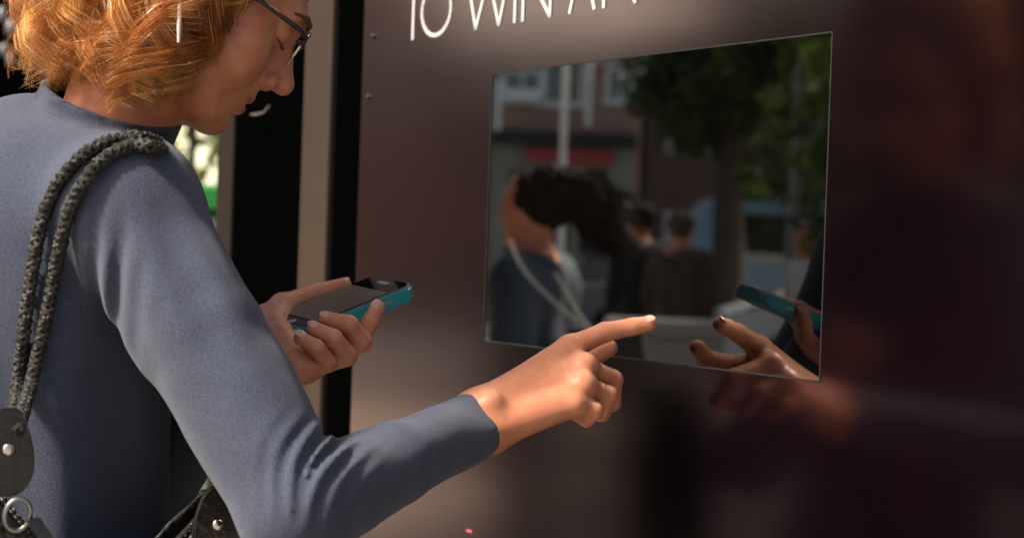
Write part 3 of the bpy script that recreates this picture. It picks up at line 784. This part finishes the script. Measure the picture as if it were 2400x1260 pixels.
p1 = rope([(30, 1010, 1.34), (42, 900, 1.40), (58, 760, 1.45), (78, 620, 1.5), (104, 500, 1.6), (150, 410, 1.6), (215, 350, 1.6), (290, 322, 1.6), (350, 328, 1.47)], [])
p2 = rope([(42, 1010, 1.325), (72, 900, 1.385), (104, 760, 1.43), (128, 640, 1.46), (158, 510, 1.6), (195, 430, 1.6), (245, 372, 1.6), (310, 340, 1.6), (368, 348, 1.475)], [])
f1 = [W(404, 362, 1.51), W(440, 440, 1.545), W(475, 580, 1.545), W(500, 800, 1.50), tabR+UP*.06+RGT*.01]
f2 = [W(412, 380, 1.515), W(450, 460, 1.54), W(490, 590, 1.535), W(520, 800, 1.49), tabR+UP*.05+RGT*.018]
braid(p1+f1); braid(p2+f2)
def tab(c, nm, lean=0):
    "teardrop leather tab with a rivet on the near face"
    out = [(-.008, .036), (.008, .036), (.013, .026), (.018, .012), (.021, .0), (.021, -.016), (.015, -.028), (.006, -.033), (-.006, -.033), (-.015, -.028), (-.021, -.016), (-.021, 0), (-.018, .012), (-.013, .026)]
    m = MB(); m.prism([c+FWD*(u+lean*v)+UP*v+RGT*.004 for u, v in out], RGT*.006)
    bmesh.ops.bevel(m.bm, geom=list(m.bm.edges), offset=.0018, segments=2, affect='EDGES')
    t = m.build('strap_tab', M_['leather'], bag, True)
    t2 = MB().blob(c+RGT*.0105+UP*.004, (.0052, .0052, .0030), (FWD, UP, RGT)).build('rivet', M_['brass'], None, True)
    t2.parent = t
tab(tabL, 'a'); tab(tabR, 'b')
# rim piping of stitched beads, zip pull and buckle
pp = []
for s in np.linspace(-.165, .165, 90):
    z = RIM-.062*max(0, 1-(s-.005)**2/.095**2)+.02*min(1, max(0, -s/.1))
    pp.append(BO+FWD*s+RGT*(.021+.003*math.sin(s*60))+UP*(z+.003))
zp = MB()
for a, b in zip(pp, pp[1:]): zp.box((a+b)/2, unit(b-a)*.0012, np.cross(unit(b-a), RGT)*.0018, RGT*.0022)
zp.build('zip_teeth', M_['steel'], bag)
MB().tube(pp, .0026, 6).build('rim_piping', M_['leather'], bag, True)
zc = BO+FWD*.060+RGT*.03+UP*(RIM+.018)
MB().tube([zc+vec(.000, 0, -.010)]+[zc+FWD*.0045*math.sin(a)-UP*.010*math.cos(a) for a in np.linspace(0, 2*math.pi, 20)], .0016, 6).build('zip_pull', M_['steel'], bag, True)
bc = tabL+RGT*.012+FWD*.008-UP*.047
MB().tube([bc+FWD*.010*math.cos(a)+UP*.013*math.sin(a)+RGT*.003*math.sin(a) for a in np.linspace(0, 2*math.pi, 26)], .0020, 8).build('buckle_ring', mat('dull_steel', (.35, .34, .32), .38, 1), bag, True)
MB().prism([bc+FWD*.006-UP*.004+RGT*.002, bc+FWD*.016-UP*.002+RGT*.002, bc+FWD*.085-UP*.11+RGT*.034, bc+FWD*.070-UP*.115+RGT*.034], RGT*.004).build('closing_strap', M_['leather'], bag)
#STREET ============================================================ WHAT STANDS BEHIND HER
def leaf_mat(name, c1, c2, tr=.4):
    m = mat(name, c1, .55, spec=.3, noise=(2.2, .25, c2), trans=tr)
    for n in m.node_tree.nodes:
        if n.type == 'BSDF_TRANSLUCENT':
            rp = [k for k in m.node_tree.nodes if k.type == 'VALTORGB'][0]; m.node_tree.links.new(rp.outputs['Color'], n.inputs['Color'])
    return m
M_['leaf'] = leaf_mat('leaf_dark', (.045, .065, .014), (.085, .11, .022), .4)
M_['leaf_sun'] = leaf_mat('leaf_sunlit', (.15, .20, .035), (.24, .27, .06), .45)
M_['bark'] = mat('bark', (.085, .062, .040), .9, noise=(9, .3, (.05, .036, .024)), bump=(40, .8, .02))
M_['asphalt'] = mat('asphalt', (.05, .05, .052), .9, noise=(40, .3, (.065, .065, .065)))
M_['stone'] = mat('pale_stone', (.46, .42, .35), .8, noise=(6, .3, (.38, .34, .28)), bump=(30, .3, .01))
M_['kerbstone'] = mat('kerb_stone', (.34, .33, .31), .8)
M_['brown_wall'] = mat('brown_render', (.16, .10, .075), .8, noise=(3, .3, (.12, .075, .055)))
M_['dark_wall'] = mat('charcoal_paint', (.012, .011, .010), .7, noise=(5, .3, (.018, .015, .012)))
M_['glass_dark'] = gloss('window_glass', (.01, .012, .014), .18, .03)
M_['white_paint'] = mat('white_paint', (.72, .72, .70), .5)
M_['grey_metal'] = mat('grey_metal', (.20, .215, .205), .45, .4)
def brick_mat():
    m = mat('brick', (.3, .14, .1), .85); t = m.node_tree; b = t.nodes['Principled BSDF']; tc = t.nodes.new('ShaderNodeTexCoord')
    br = t.nodes.new('ShaderNodeTexBrick'); br.inputs['Scale'].default_value = 4.4; br.inputs['Color1'].default_value = (.40, .21, .15, 1); br.inputs['Color2'].default_value = (.30, .145, .10, 1); br.inputs['Mortar'].default_value = (.36, .30, .25, 1)
    mp = t.nodes.new('ShaderNodeMapping'); mp.inputs['Rotation'].default_value = (math.radians(90), 0, 0)
    t.links.new(tc.outputs['Object'], mp.inputs['Vector']); t.links.new(mp.outputs['Vector'], br.inputs['Vector']); t.links.new(br.outputs['Color'], b.inputs['Base Color'])
    return m
M_['brick'] = brick_mat()
class MR(MB):
    "shapes given where their mirror image stands; stored where they really stand"
    def build(s, name, m, root=None, smooth=False):
        s.bm.verts.ensure_lookup_table()
        for v in s.bm.verts: v.co = Vector(V2R(np.array(v.co)))
        return MB.build(s, name, m, root, smooth)
    def bx(s, x0, x1, y0, y1, z0, z1, bevel=0):
        return s.box(((x0+x1)/2, (y0+y1)/2, (z0+z1)/2), ((x1-x0)/2, 0, 0), (0, (y1-y0)/2, 0), (0, 0, (z1-z0)/2), bevel)
def X(px, D): return (px-CX)/FPX*D
def Z(px, py, D): return float(W(px, py, D)[2])
def rempty(name, x, y, label, cat, group=None): return empty(name, V2R(vec(x, y, 0)), label, cat, group)
def leaves(c, r, n, size, m, name, root, clumps=40, seed=1, gap=.28):
    "crown of leaf sized faces in clumps through an ellipsoid"
    g = np.random.default_rng(seed)
    cc = g.normal(size=(clumps, 3)); cc /= np.linalg.norm(cc, axis=1)[:, None]; cc *= (g.random((clumps, 1))**.45)
    cc = cc*np.asarray(r)*.85+np.asarray(c)
    k = g.integers(0, clumps, n); p = g.normal(size=(n, 3)); p /= np.linalg.norm(p, axis=1)[:, None]
    p = cc[k]+p*(g.random((n, 1))**.5)*np.asarray(r)*gap*(.6+.8*g.random((clumps, 1))[k])
    a = g.normal(size=(n, 3)); a /= np.linalg.norm(a, axis=1)[:, None]; b = np.cross(a, g.normal(size=(n, 3))); b /= np.linalg.norm(b, axis=1)[:, None]
    s_ = size*(.6+.8*g.random((n, 1)))
    V = np.stack([p-a*s_, p+b*s_*.45, p+a*s_, p-b*s_*.45], 1).reshape(-1, 3)
    o = link(name, mesh_np(name, V, np.arange(4*n).reshape(-1, 4)), m)
    under(o, root); tag(o, kind='stuff')
    return o
def tree(base, h, r_tr, crown_c, crown_r, n, size, m, label, seed, group, clumps=60):
    t = empty('street_tree', base, label, 'tree', group)
    g = random.Random(seed); base = np.asarray(base, float); top = base+vec(0, 0, h)
    tk = MB(); tk.tube(spline([base-vec(0, 0, .05), base+vec(.03, 0, h*.35), base+vec(-.03, .04, h*.7), top], 10), list(np.linspace(r_tr*1.15, r_tr*.6, 10)), 10)
    tk.build('trunk', M_['bark'], t, True)
    for i in range(6):
        a = g.uniform(0, 6.28); st = base+vec(0, 0, h*g.uniform(.6, .95)); en = np.asarray(crown_c)+vec(math.cos(a)*crown_r[0]*.6, math.sin(a)*crown_r[1]*.6, g.uniform(-.2, .6)*crown_r[2])
        MB().tube(spline([st, (st+en)/2+vec(0, 0, .15), en], 6), list(np.linspace(r_tr*.5, r_tr*.12, 6)), 7).build('limb', M_['bark'], t, True)
    leaves(crown_c, crown_r, n, size, m, 'crown', t, clumps, seed)
    return t
# ---- road and kerb across the pavement (seen mirrored in the kiosk)
def rflat(name, x0, x1, y0, y1, z, m):
    o = MR(); f = o.bm.faces.new([o.bm.verts.new(p) for p in ((x0, y0, z), (x1, y0, z), (x1, y1, z), (x0, y1, z))]); o = o.build(name, m); return tag(o, kind='structure')
rflat('road', -60, 60, 15.5, 26.5, .004, M_['asphalt'])
rflat('far_pavement', -60, 60, 26.7, 29.5, .008, M_['paving'])
tag(MR().bx(-60, 60, 15.2, 15.45, 0, .12).build('kerb', M_['kerbstone']), kind='structure')
tag(MR().bx(-60, 60, 26.5, 26.7, 0, .12).build('kerb_far_side', M_['kerbstone']), kind='structure')
# ---- brick house with shop
D = 30.0
def house(name, x0, x1, y0, depth, h, wallm, label, wins, seed=0, roofm=None):
    r = rempty(name, (x0+x1)/2, y0, label, 'building')
    MR().bx(x0, x1, y0, y0+depth, 0, h).build('wall', wallm, r)
    MR().bx(x0-.15, x1+.15, y0-.2, y0+depth+.1, h, h+.22).build('cornice', M_['stone'], r)
    for (a, b, z0, z1) in wins:
        w = MR().bx(a, b, y0-.02, y0-.004, z0, z1).build('window', M_['glass_dark'], r)
        for q in ((a-.07, a, z0-.07, z1+.07), (b, b+.07, z0-.07, z1+.07), (a, b, z1, z1+.07), (a-.1, b+.1, z0-.09, z0), ((a+b)/2-.02, (a+b)/2+.02, z0, z1)):
            MR().bx(q[0], q[1], y0-.07, y0-.003, q[2], q[3]).build('frame', M_['white_paint'], w)
    return r
shop = house('brick_shop', X(1050, D), X(1492, D), D, 8, 4.62, M_['brick'], 'low brick shop with red sign board mirrored at the left of the screen',
    [(X(1265, D), X(1345, D), Z(1300, 240, D), Z(1300, 150, D)), (X(1412, D), X(1462, D), Z(1440, 235, D), Z(1440, 165, D)), (X(1170, D), X(1248, D), Z(1200, 232, D), Z(1200, 172, D)), (X(1070, D), X(1130, D), Z(1100, 235, D), Z(1100, 160, D))])
z0 = Z(1300, 342, D); z1 = Z(1300, 312, D)
MR().bx(X(1140, D), X(1478, D), D-.45, D-.003, z0, z1).build('fascia', M_['dark_wall'], shop)
MR().bx(X(1222, D), X(1430, D), D-.30, D-.2, Z(1320, 385, D), Z(1320, 352, D), .01).build('sign_board', mat('sign_red', (.36, .035, .035), .5), shop)
MR().bx(X(1150, D), X(1475, D), D-.06, D-.003, .0, z0-.002).build('shopfront', mat('shopfront_paint', (.28, .27, .22), .6, noise=(2, .3, (.20, .19, .16))), shop)
for px in (1215, 1300, 1385):
    MR().bx(X(px-30, D), X(px+30, D), D-.10, D-.061, .7, Z(px, 400, D)).build('shop_window', M_['glass_dark'], shop)
MR().bx(X(1168, D), X(1250, D), D-.30, D-.18, Z(1200, 236, D), Z(1200, 212, D)).build('awning_box', M_['white_paint'], shop)
for px, pa, pb in ((1155, 195, 310), (1362, 120, 300)):
    MR().tube([(X(px, D), D-.5, Z(px, pb, D)), (X(px, D), D-.5, Z(px, pa, D))], .045, 8).build('downpipe', M_['white_paint'], shop, True)
house('brick_terrace', X(250, D), X(1040, D), D, 8, 10.5, M_['brick'], 'tall brick terrace beyond the road, left of the low brick shop',
    [(X(px, D), X(px+90, D), z, z+1.3) for px in (330, 520, 710, 900) for z in (3.6, 6.2, 8.4)])
house('rendered_house', X(1505, 33), X(2750, 33), 33, 8, 6.0, M_['brown_wall'], 'brown rendered house behind the street trees, right of the brick shop',
    [(X(px, 33), X(px+110, 33), z, z+1.2) for px in (1560, 1760, 1960, 2160, 2360) for z in (.9, 3.4)])
# ---- street trees and lamp post
def R3(px, py, D): return V2R(W(px, py, D))
def trunk_base(px, D): return V2R(vec(X(px, D), D, 0))
g_t = 'street trees along the kerb'
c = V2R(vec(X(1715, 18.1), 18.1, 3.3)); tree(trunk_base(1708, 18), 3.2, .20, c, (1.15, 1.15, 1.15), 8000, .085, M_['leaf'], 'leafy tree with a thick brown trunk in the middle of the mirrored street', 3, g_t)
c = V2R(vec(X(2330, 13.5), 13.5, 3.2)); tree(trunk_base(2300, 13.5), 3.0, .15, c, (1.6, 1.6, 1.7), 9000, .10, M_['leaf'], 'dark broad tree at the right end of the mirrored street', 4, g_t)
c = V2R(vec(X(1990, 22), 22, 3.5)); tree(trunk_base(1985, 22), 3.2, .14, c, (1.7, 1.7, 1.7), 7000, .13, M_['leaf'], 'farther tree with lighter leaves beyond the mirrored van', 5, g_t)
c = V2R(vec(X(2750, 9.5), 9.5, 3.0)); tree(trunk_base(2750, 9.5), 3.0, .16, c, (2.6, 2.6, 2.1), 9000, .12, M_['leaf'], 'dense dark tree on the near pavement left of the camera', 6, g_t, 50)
lp_ = rempty('lamp_post', X(1862, 13), 13, 'slim grey lamp post between the two nearer street trees', 'lamp post')
MR().tube([(X(1850, 13), 13, 0), (X(1850, 13), 13, .5), (X(1850, 13), 13, .52), (X(1872, 13), 13, 5.2)], [.09, .085, .055, .04], 10).build('pole', M_['grey_metal'], lp_, True)
MR().box((X(1872, 13)+.35, 13, 5.2), (.42, 0, 0), (0, .09, 0), (0, 0, .045), .02).build('lamp_head', M_['grey_metal'], lp_)
# ---- white parasol, unseen itself, added to make the glow above the screen
pz = rempty('glow_parasol', X(1310, 9.5), 9.5, 'added white parasol, mirrored only as the blurred glow above the screen', 'parasol')
M_['canvas'] = mat('parasol_canvas', (.84, .84, .82), .8, trans=.8)
ax_, ay_ = X(1310, 9.5), 9.5; az_ = 2.84
for k in range(8):
    t0, t1 = 2*math.pi*k/8, 2*math.pi*(k+1)/8
    p0, p1 = (ax_+.82*math.cos(t0), ay_+.82*math.sin(t0), az_), (ax_+.82*math.cos(t1), ay_+.82*math.sin(t1), az_)
    o = MR(); ap = (ax_+.02*math.cos((t0+t1)/2), ay_+.02*math.sin((t0+t1)/2), az_+.55)
    va = [o.bm.verts.new(q_) for q_ in (p0, p1, ap)]; o.bm.faces.new(va)
    vb = [o.bm.verts.new((q_[0], q_[1], q_[2]-.14)) for q_ in (p1, p0)]; o.bm.faces.new((va[1], va[0], vb[1], vb[0]))
    o.build('canopy_panel', M_['canvas'], pz)
    MR().tube([(ax_, ay_, az_+.50), (p0[0], p0[1], az_-.012)], .008, 5).build('rib', M_['white_paint'], pz)
MR().tube([(ax_, ay_, .05), (ax_, ay_, az_+.6)], .02, 8).build('pole', M_['white_paint'], pz, True)
MR().tube([(ax_, ay_, .0), (ax_, ay_, .08)], .24, 16).build('base', M_['kerbstone'], pz)
# ---- low stone wall
wl = rempty('stone_ledge', X(1560, 9), 9.2, 'pale low stone wall below the pointing fingertip in the mirrored street', 'wall')
MR().bx(X(1440, 9), X(1700, 9), 9, 9.3, 0, .94).build('masonry', M_['stone'], wl)
MR().bx(X(1432, 9), X(1708, 9), 8.95, 9.35, .94, 1.02, .01).build('coping', M_['stone'], wl)
rb = rempty('red_bollard', X(1265, 6), 6, 'dull red square bollard low in the mirrored street', 'bollard')
MR().bx(X(1220, 6), X(1305, 6), 6, 6.14, 0, .72, .015).build('shaft', mat('red_paint', (.42, .018, .018), .5), rb)
MR().bx(X(1214, 6), X(1311, 6), 5.99, 6.15, .72, .76, .01).build('cap', bpy.data.materials['red_paint'], rb)
bb_ = rempty('added_bollard', X(1600, 2.65), 2.65, 'added black round topped bollard, making the dark shape mirrored below the screen', 'bollard')  # out of direct view, added to darken the reflection below the screen
o = MR(); zc_ = [(0, .10), (.05, .10), (.06, .082), (1.00, .076), (1.03, .084), (1.08, .084), (1.13, .072), (1.165, .045), (1.18, .01)]
o.tube([(X(1600, 2.65), 2.65, z_) for z_, _r_ in zc_], [r_ for _z, r_ in zc_], 20); o.build('shaft', M_['black'], bb_, True)
MR().tube([(X(1600, 2.65), 2.65, .90), (X(1600, 2.65), 2.65, .94)], .0795, 20).build('collar_band', M_['dark_wall'], bb_, True)
# ---- vehicles
def vehicle(name, x0, length, yc, width, h, paint, label, cat, van=False):
    r = rempty(name, x0+length/2, yc, label, cat)
    L = length
    if van: prof = [(0, .35), (0, 1.0), (.05*L, h*.97), (.12*L, h), (.80*L, h), (.90*L, 1.15), (L, .95), (L, .35)]
    else: prof = [(0, .32), (0, .78), (.05*L, .88), (.17*L, .92), (.30*L, h*.98), (.42*L, h), (.62*L, h*.97), (.76*L, .95), (.96*L, .82), (L, .66), (L, .32)]
    m = MR(); m.prism([(x0+u, yc-width/2, z) for u, z in prof], (0, width, 0))
    bmesh.ops.bevel(m.bm, geom=list(m.bm.edges), offset=.05, segments=2, affect='EDGES'); m.build('body', paint, r, True)
    if van: gl_ = [(.12, .30), (.33, .55), (.58, .78)]; za, zb = h*.58, h*.88
    else: gl_ = [(.26, .47), (.49, .68)]; za, zb = .95, h*.94
    for a, b in gl_:
        MR().prism([(x0+a*L+(.05 if van else .10), yc-width/2-.006, zb), (x0+a*L, yc-width/2-.006, za), (x0+b*L, yc-width/2-.006, za), (x0+b*L-.08, yc-width/2-.006, zb)], (0, .03, 0)).build('window', M_['glass_dark'], r)
    for u in (.17, .82):
        w = MR().tube([(x0+u*L, yc-width/2-.01, .33), (x0+u*L, yc-width/2+.2, .33)], .33, 22).build('wheel', M_['black'], r, True)
        MR().tube([(x0+u*L, yc-width/2-.02, .33), (x0+u*L, yc-width/2-.009, .33)], .2, 16).build('rim', M_['steel'], w, True)
    for yy in (-.7, .7): MR().bx(x0+L-.05, x0+L+.015, yc+yy*width/2-.12, yc+yy*width/2+.12, .62, .74, .01).build('headlight', M_['white_paint'], r)
    return r
blue = mat('car_paint_blue', (.28, .52, .66), .3, spec=.6, coat=.6)
vehicle('parked_van', X(1620, 23), 4.6, 24, 1.9, 2.2, blue, 'light blue parked van at the right of the mirrored street', 'van', True)
vehicle('parked_car', X(1690, 17), 4.1, 17.6, 1.75, 1.42, mat('car_paint_white', (.66, .67, .66), .3, spec=.6, coat=.5), 'white parked car in front of the light blue van', 'car')
vehicle('parked_car', X(1330, 23), 4.0, 24, 1.75, 1.45, mat('car_paint_grey', (.16, .17, .18), .3, spec=.6, coat=.5), 'grey parked car behind the walking couple', 'car')
# ---- people in the street
def figure(x, y, face, h, top, legs, hairm, label, bag_=False, hair_long=False, arm=.1, group=None, vox=.011):
    "simple clothed walker; face = heading in the mirrored street (degrees, 0 = right, 90 = away)"
    k = h/1.68; f = vec(math.cos(math.radians(face)), math.sin(math.radians(face)), 0); r = vec(f[1], -f[0], 0); o = vec(x, y, 0)
    def p(a, b, c): return o+(f*a+r*b)*k+vec(0, 0, c*k)
    def body(P):
        d = ell((P-p(.03, 0, 1.57).astype(np.float32)), (0, 0, 0), np.array([.085, .085, .115])*k)
        d = smin(d, cone(P, p(.10, 0, 1.555), p(.125, 0, 1.53), .010, .012), .012); d = smin(d, sph(P, p(.075, 0, 1.475), .03), .03)
        d = smin(d, cone(P, p(0, 0, 1.38), p(.015, 0, 1.52), .055, .05), .02)
        d = smin(d, chain(P, [p(0, .08, 1.34), p(0, -.08, 1.34), p(0, -.08, .9), p(0, .08, .9)], [.09, .09, .08, .08], .05), .05)
        for s_ in (1, -1):
            d = smin(d, chain(P, [p(0, .18*s_, 1.36), p(-.03, .22*s_, 1.08), p(arm, .20*s_, .86)], [.045, .036, .024], .01), .03)
            d = smin(d, chain(P, [p(arm, .20*s_, .86), p(arm+.04, .195*s_, .77)], [.026, .018], .01), .01)
            d = smin(d, chain(P, [p(0, .085*s_, .88), p(.06*s_, .085*s_, .46), p(.05*s_-.03, .085*s_, .09)], [.075, .048, .036], .02), .03)
            d = smin(d, cone(P, p(.05*s_-.03, .085*s_, .045), p(.05*s_+.10, .09*s_, .035), .035, .03), .02)
        return d
    def coat(P):
        d = chain(P, [p(0, .10, 1.33), p(0, -.10, 1.33)], [.105, .105], .05)
        d = smin(d, chain(P, [p(0, .07, 1.30), p(0, .07, .86)], [.10, .115], .05), .05); d = smin(d, chain(P, [p(0, -.07, 1.30), p(0, -.07, .86)], [.10, .115], .05), .05)
        for s_ in (1, -1): d = smin(d, chain(P, [p(0, .18*s_, 1.37), p(-.03, .22*s_, 1.08), p(arm, .20*s_, .88)], [.062, .052, .038], .01), .03)
        return np.maximum(d+.006*wob(P, 22, 2), .80*k-P[..., 2])
    def leg(P):
        d = None
        for s_ in (1, -1):
            c_ = chain(P, [p(0, .08*s_, .86), p(.06*s_, .085*s_, .46), p(.05*s_-.03, .085*s_, .09)], [.10, .068, .055], .02); d = c_ if d is None else smin(d, c_, .02)
        return np.maximum(d+.004*wob(P, 25, 1), .07*k-P[..., 2])
    def hair_(P):
        d = ell(P-p(-.015, 0, 1.605).astype(np.float32), (0, 0, 0), np.array([.105, .10, .10])*k)
        d = smax(d, ((P-p(.055, 0, 1.60).astype(np.float32))@f.astype(np.float32)), .02)
        if hair_long:
            d = smin(d, chain(P, [p(-.09, 0, 1.62), p(-.19, .02, 1.57), p(-.24, .03, 1.47)], [.075, .070, .03], .02), .04)
            d = d+(.007*wob(P, 60, 3)+.004*wob(P, 150, 4))
        return d+.005*wob(P, 70, 2)
    def mk(nm, F, m, lo, hi, vx, par):
        V_, Q_ = nets(F, lo, hi, vx); me = mesh_np(nm, V2R(V_), Q_[:, ::-1]); ob = link(nm, me, m, par, True); return ob
    lo = o-vec(.5, .5, .0); hi = o+vec(.5, .5, 0)+vec(0, 0, 1.8*k); lo[2] = -.02
    b = mk('person', body, M_['skin'], lo, hi, vox, None); tag(b, label, 'person', group)
    mk('jacket', coat, top, lo+vec(0, 0, .7), hi, vox, b); mk('trousers', leg, legs, lo, hi-vec(0, 0, .7), vox, b)
    mk('hair', hair_, hairm, o+vec(-.45, -.45, 1.3*k), o+vec(.45, .45, 1.8*k), vox*.6, b)
    return b, p
navy = mat('jacket_navy', (.020, .032, .046), .75, noise=(9, .3, (.03, .045, .06)))
dk = mat('jacket_black', (.012, .011, .012), .8); br2 = mat('jacket_brown', (.06, .035, .028), .8); pale = mat('jacket_pale', (.62, .60, .55), .8); jeans = mat('jeans', (.03, .045, .075), .85)
hd = mat('hair_dark', (.020, .012, .008), .8, spec=.1); hb2 = mat('hair_brown', (.06, .03, .015), .6)
fx, fy = X(1255, 5.0), 5.0
_, fp = figure(fx, fy, 158, 1.60, navy, dk, hd, 'dark haired person in a navy jacket with pale rope straps, mirrored in the screen', hair_long=True, vox=.008)
hair_o = [c_ for c_ in _.children if c_.name.startswith('hair')][0]
Rh = random.Random(5); st_ = MR()
for i_ in range(170):
    a_ = Rh.uniform(-1.3, 1.3); b0 = fp(-.06+.05*math.cos(a_)*0-.03, .085*math.sin(a_), 1.60+Rh.uniform(-.05, .09))
    e_ = fp(-.27+Rh.uniform(-.06, .10), .03+Rh.uniform(-.07, .07), 1.50+Rh.uniform(-.10, .13)); m_ = (b0+e_)/2+vec(0, 0, Rh.uniform(.0, .05))
    cv = spline([b0, m_+vec(Rh.uniform(-.02, .02), Rh.uniform(-.02, .02), Rh.uniform(-.02, .02)), e_], 7)
    st_.tube(list(cv), list(np.linspace(.006, .0012, 7)), 4)
tag(st_.build('loose_strands', hd, hair_o, True), kind='stuff')
hb_ = rempty('rope_bag', fx+.3, fy-.2, 'dark bag on pale rope straps carried by the mirrored person in navy', 'bag')
zz = lambda px, py, d: W(px, py, d)
for k_, (a, b_, c_, d_) in enumerate((((1192, 560), (1225, 630), (1290, 700), (1368, 765)), ((1300, 640), (1330, 690), (1355, 735), (1385, 775)))):
    pts_ = []
    for (px, py) in (a, b_, c_, d_):
        pts_.append(W(px, py, 4.76))
    MR().tube(spline(pts_, 16), .0045, 7).build('strap', mat('pale_rope', (.55, .52, .46), .7) if k_ == 0 else bpy.data.materials['pale_rope'], hb_, True)
MR().prism([W(1330, 770, 4.78), W(1500, 770, 4.72), W(1530, 960, 4.70), W(1310, 960, 4.78)], (0.02, .10, 0)).build('body', M_['leather'], hb_)
figure(X(1500, 12.8), 12.8, 105, 1.72, dk, dk, hd, 'person in black walking beside the person in brown, mirrored', group='walkers on the pavement')
figure(X(1592, 12.2), 12.2, 70, 1.66, br2, dk, hb2, 'person in a brown jacket walking in the middle of the mirrored street', group='walkers on the pavement')
figure(X(1892, 12.2), 12.2, 200, 1.60, pale, jeans, hb2, 'person in a pale top near the mirrored blue van', group='walkers on the pavement')
# ---- direct background at the left
sh = empty('dark_shopfront', (-2.2, 5.0, 0), 'dark shopfront at the top left corner', 'building')
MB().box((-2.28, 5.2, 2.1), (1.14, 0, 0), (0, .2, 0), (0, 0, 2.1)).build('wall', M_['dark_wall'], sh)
MB().box((-2.25, 4.96, .72), (1.12, 0, 0), (0, .035, 0), (0, 0, .68), .01).build('stall_riser', M_['brown_wall'], sh)
MB().box((-2.25, 4.985, 2.35), (1.08, 0, 0), (0, .012, 0), (0, 0, .85)).build('shop_window', M_['void'], sh)
for px, py, r_ in ((6, 35, .016), (28, 66, .018), (12, 118, .014), (27, 140, .014), (40, 12, .012)):
    w_ = W(px, py, 4.9); MB().blob(w_, (r_, .02, r_*1.5)).build('window_ornament', M_['grey_metal'], sh, True)
bt = empty('garden_tree', (-3.0, 14, 0), 'sunlit yellow green tree glimpsed under the chin', 'tree')
MB().tube([(-2.9, 14, 0), (-2.95, 14, 1.3), (-2.85, 14.1, 2.6)], [.12, .10, .07], 9).build('trunk', M_['bark'], bt, True)
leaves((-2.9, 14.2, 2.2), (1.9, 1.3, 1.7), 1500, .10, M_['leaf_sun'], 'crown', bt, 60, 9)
cw = empty('added_house', (-4, 24, 0), 'added cream house wall, brightening the gap behind the sunlit tree', 'building')  # pale house added, its wall turned sunward to brighten the gap
MB().box((-3.2, 26, 3), (2.6, -2.6, 0), (1.4, 1.4, 0), (0, 0, 3)).build('wall', mat('cream_render', (.74, .72, .52), .8, noise=(2, .3, (.66, .66, .44))), cw)
MB().box((-3.2, 26, 6.15), (2.75, -2.75, 0), (1.55, 1.55, 0), (0, 0, .14)).build('eaves', M_['brown_wall'], cw)
MB().box((-4.6-1.2, 24.6+1.2, 1.5), (.4, -.4, 0), (.02, .02, 0), (0, 0, .7)).build('window', M_['glass_dark'], cw)
dp = empty('thin_pole', W(450, 400, 6.2)*vec(1, 1, 0), 'thin dark pole standing in front of the sunlit tree', 'pole')
pb = W(450, 400, 6.2); MB().tube([(pb[0], pb[1], 0), (pb[0], pb[1], 2.9)], .012, 8).build('shaft', M_['dark_wall'], dp, True); MB().tube([(pb[0], pb[1], .0), (pb[0], pb[1], .02)], .06, 12).build('base_plate', M_['dark_wall'], dp)
gb = empty('recycling_bank', W(520, 500, 7)*vec(1, 1, 0), 'green lidded recycling bank below the sunlit tree', 'bin')
q = W(540, 432, 7); zt = q[2]
MB().box((q[0], 7.4, (zt-.12)/2), (.38, 0, 0), (0, .35, 0), (0, 0, (zt-.12)/2), .02).build('body', mat('bank_grey', (.16, .22, .20), .6), gb)
MB().box((q[0], 7.4, zt-.06), (.40, 0, 0), (0, .37, 0), (0, 0, .059), .02).build('lid', mat('bank_green', (.02, .22, .035), .5), gb)
rw_ = empty('sky_block_building', (2.5, 6, 0), 'unseen dark brick building behind the kiosk, added to block sky light', 'building')  # hidden by the kiosk; added to hold back sky light from beyond
MB().box((2.55, 7.0, 3.0), (3.4, 0, 0), (0, 1.5, 0), (0, 0, 3.0)).build('wall', M_['brown_wall'], rw_)
MB().box((2.55, 7.0, 6.1), (3.5, 0, 0), (0, 1.6, 0), (0, 0, .1)).build('parapet', M_['stone'], rw_)
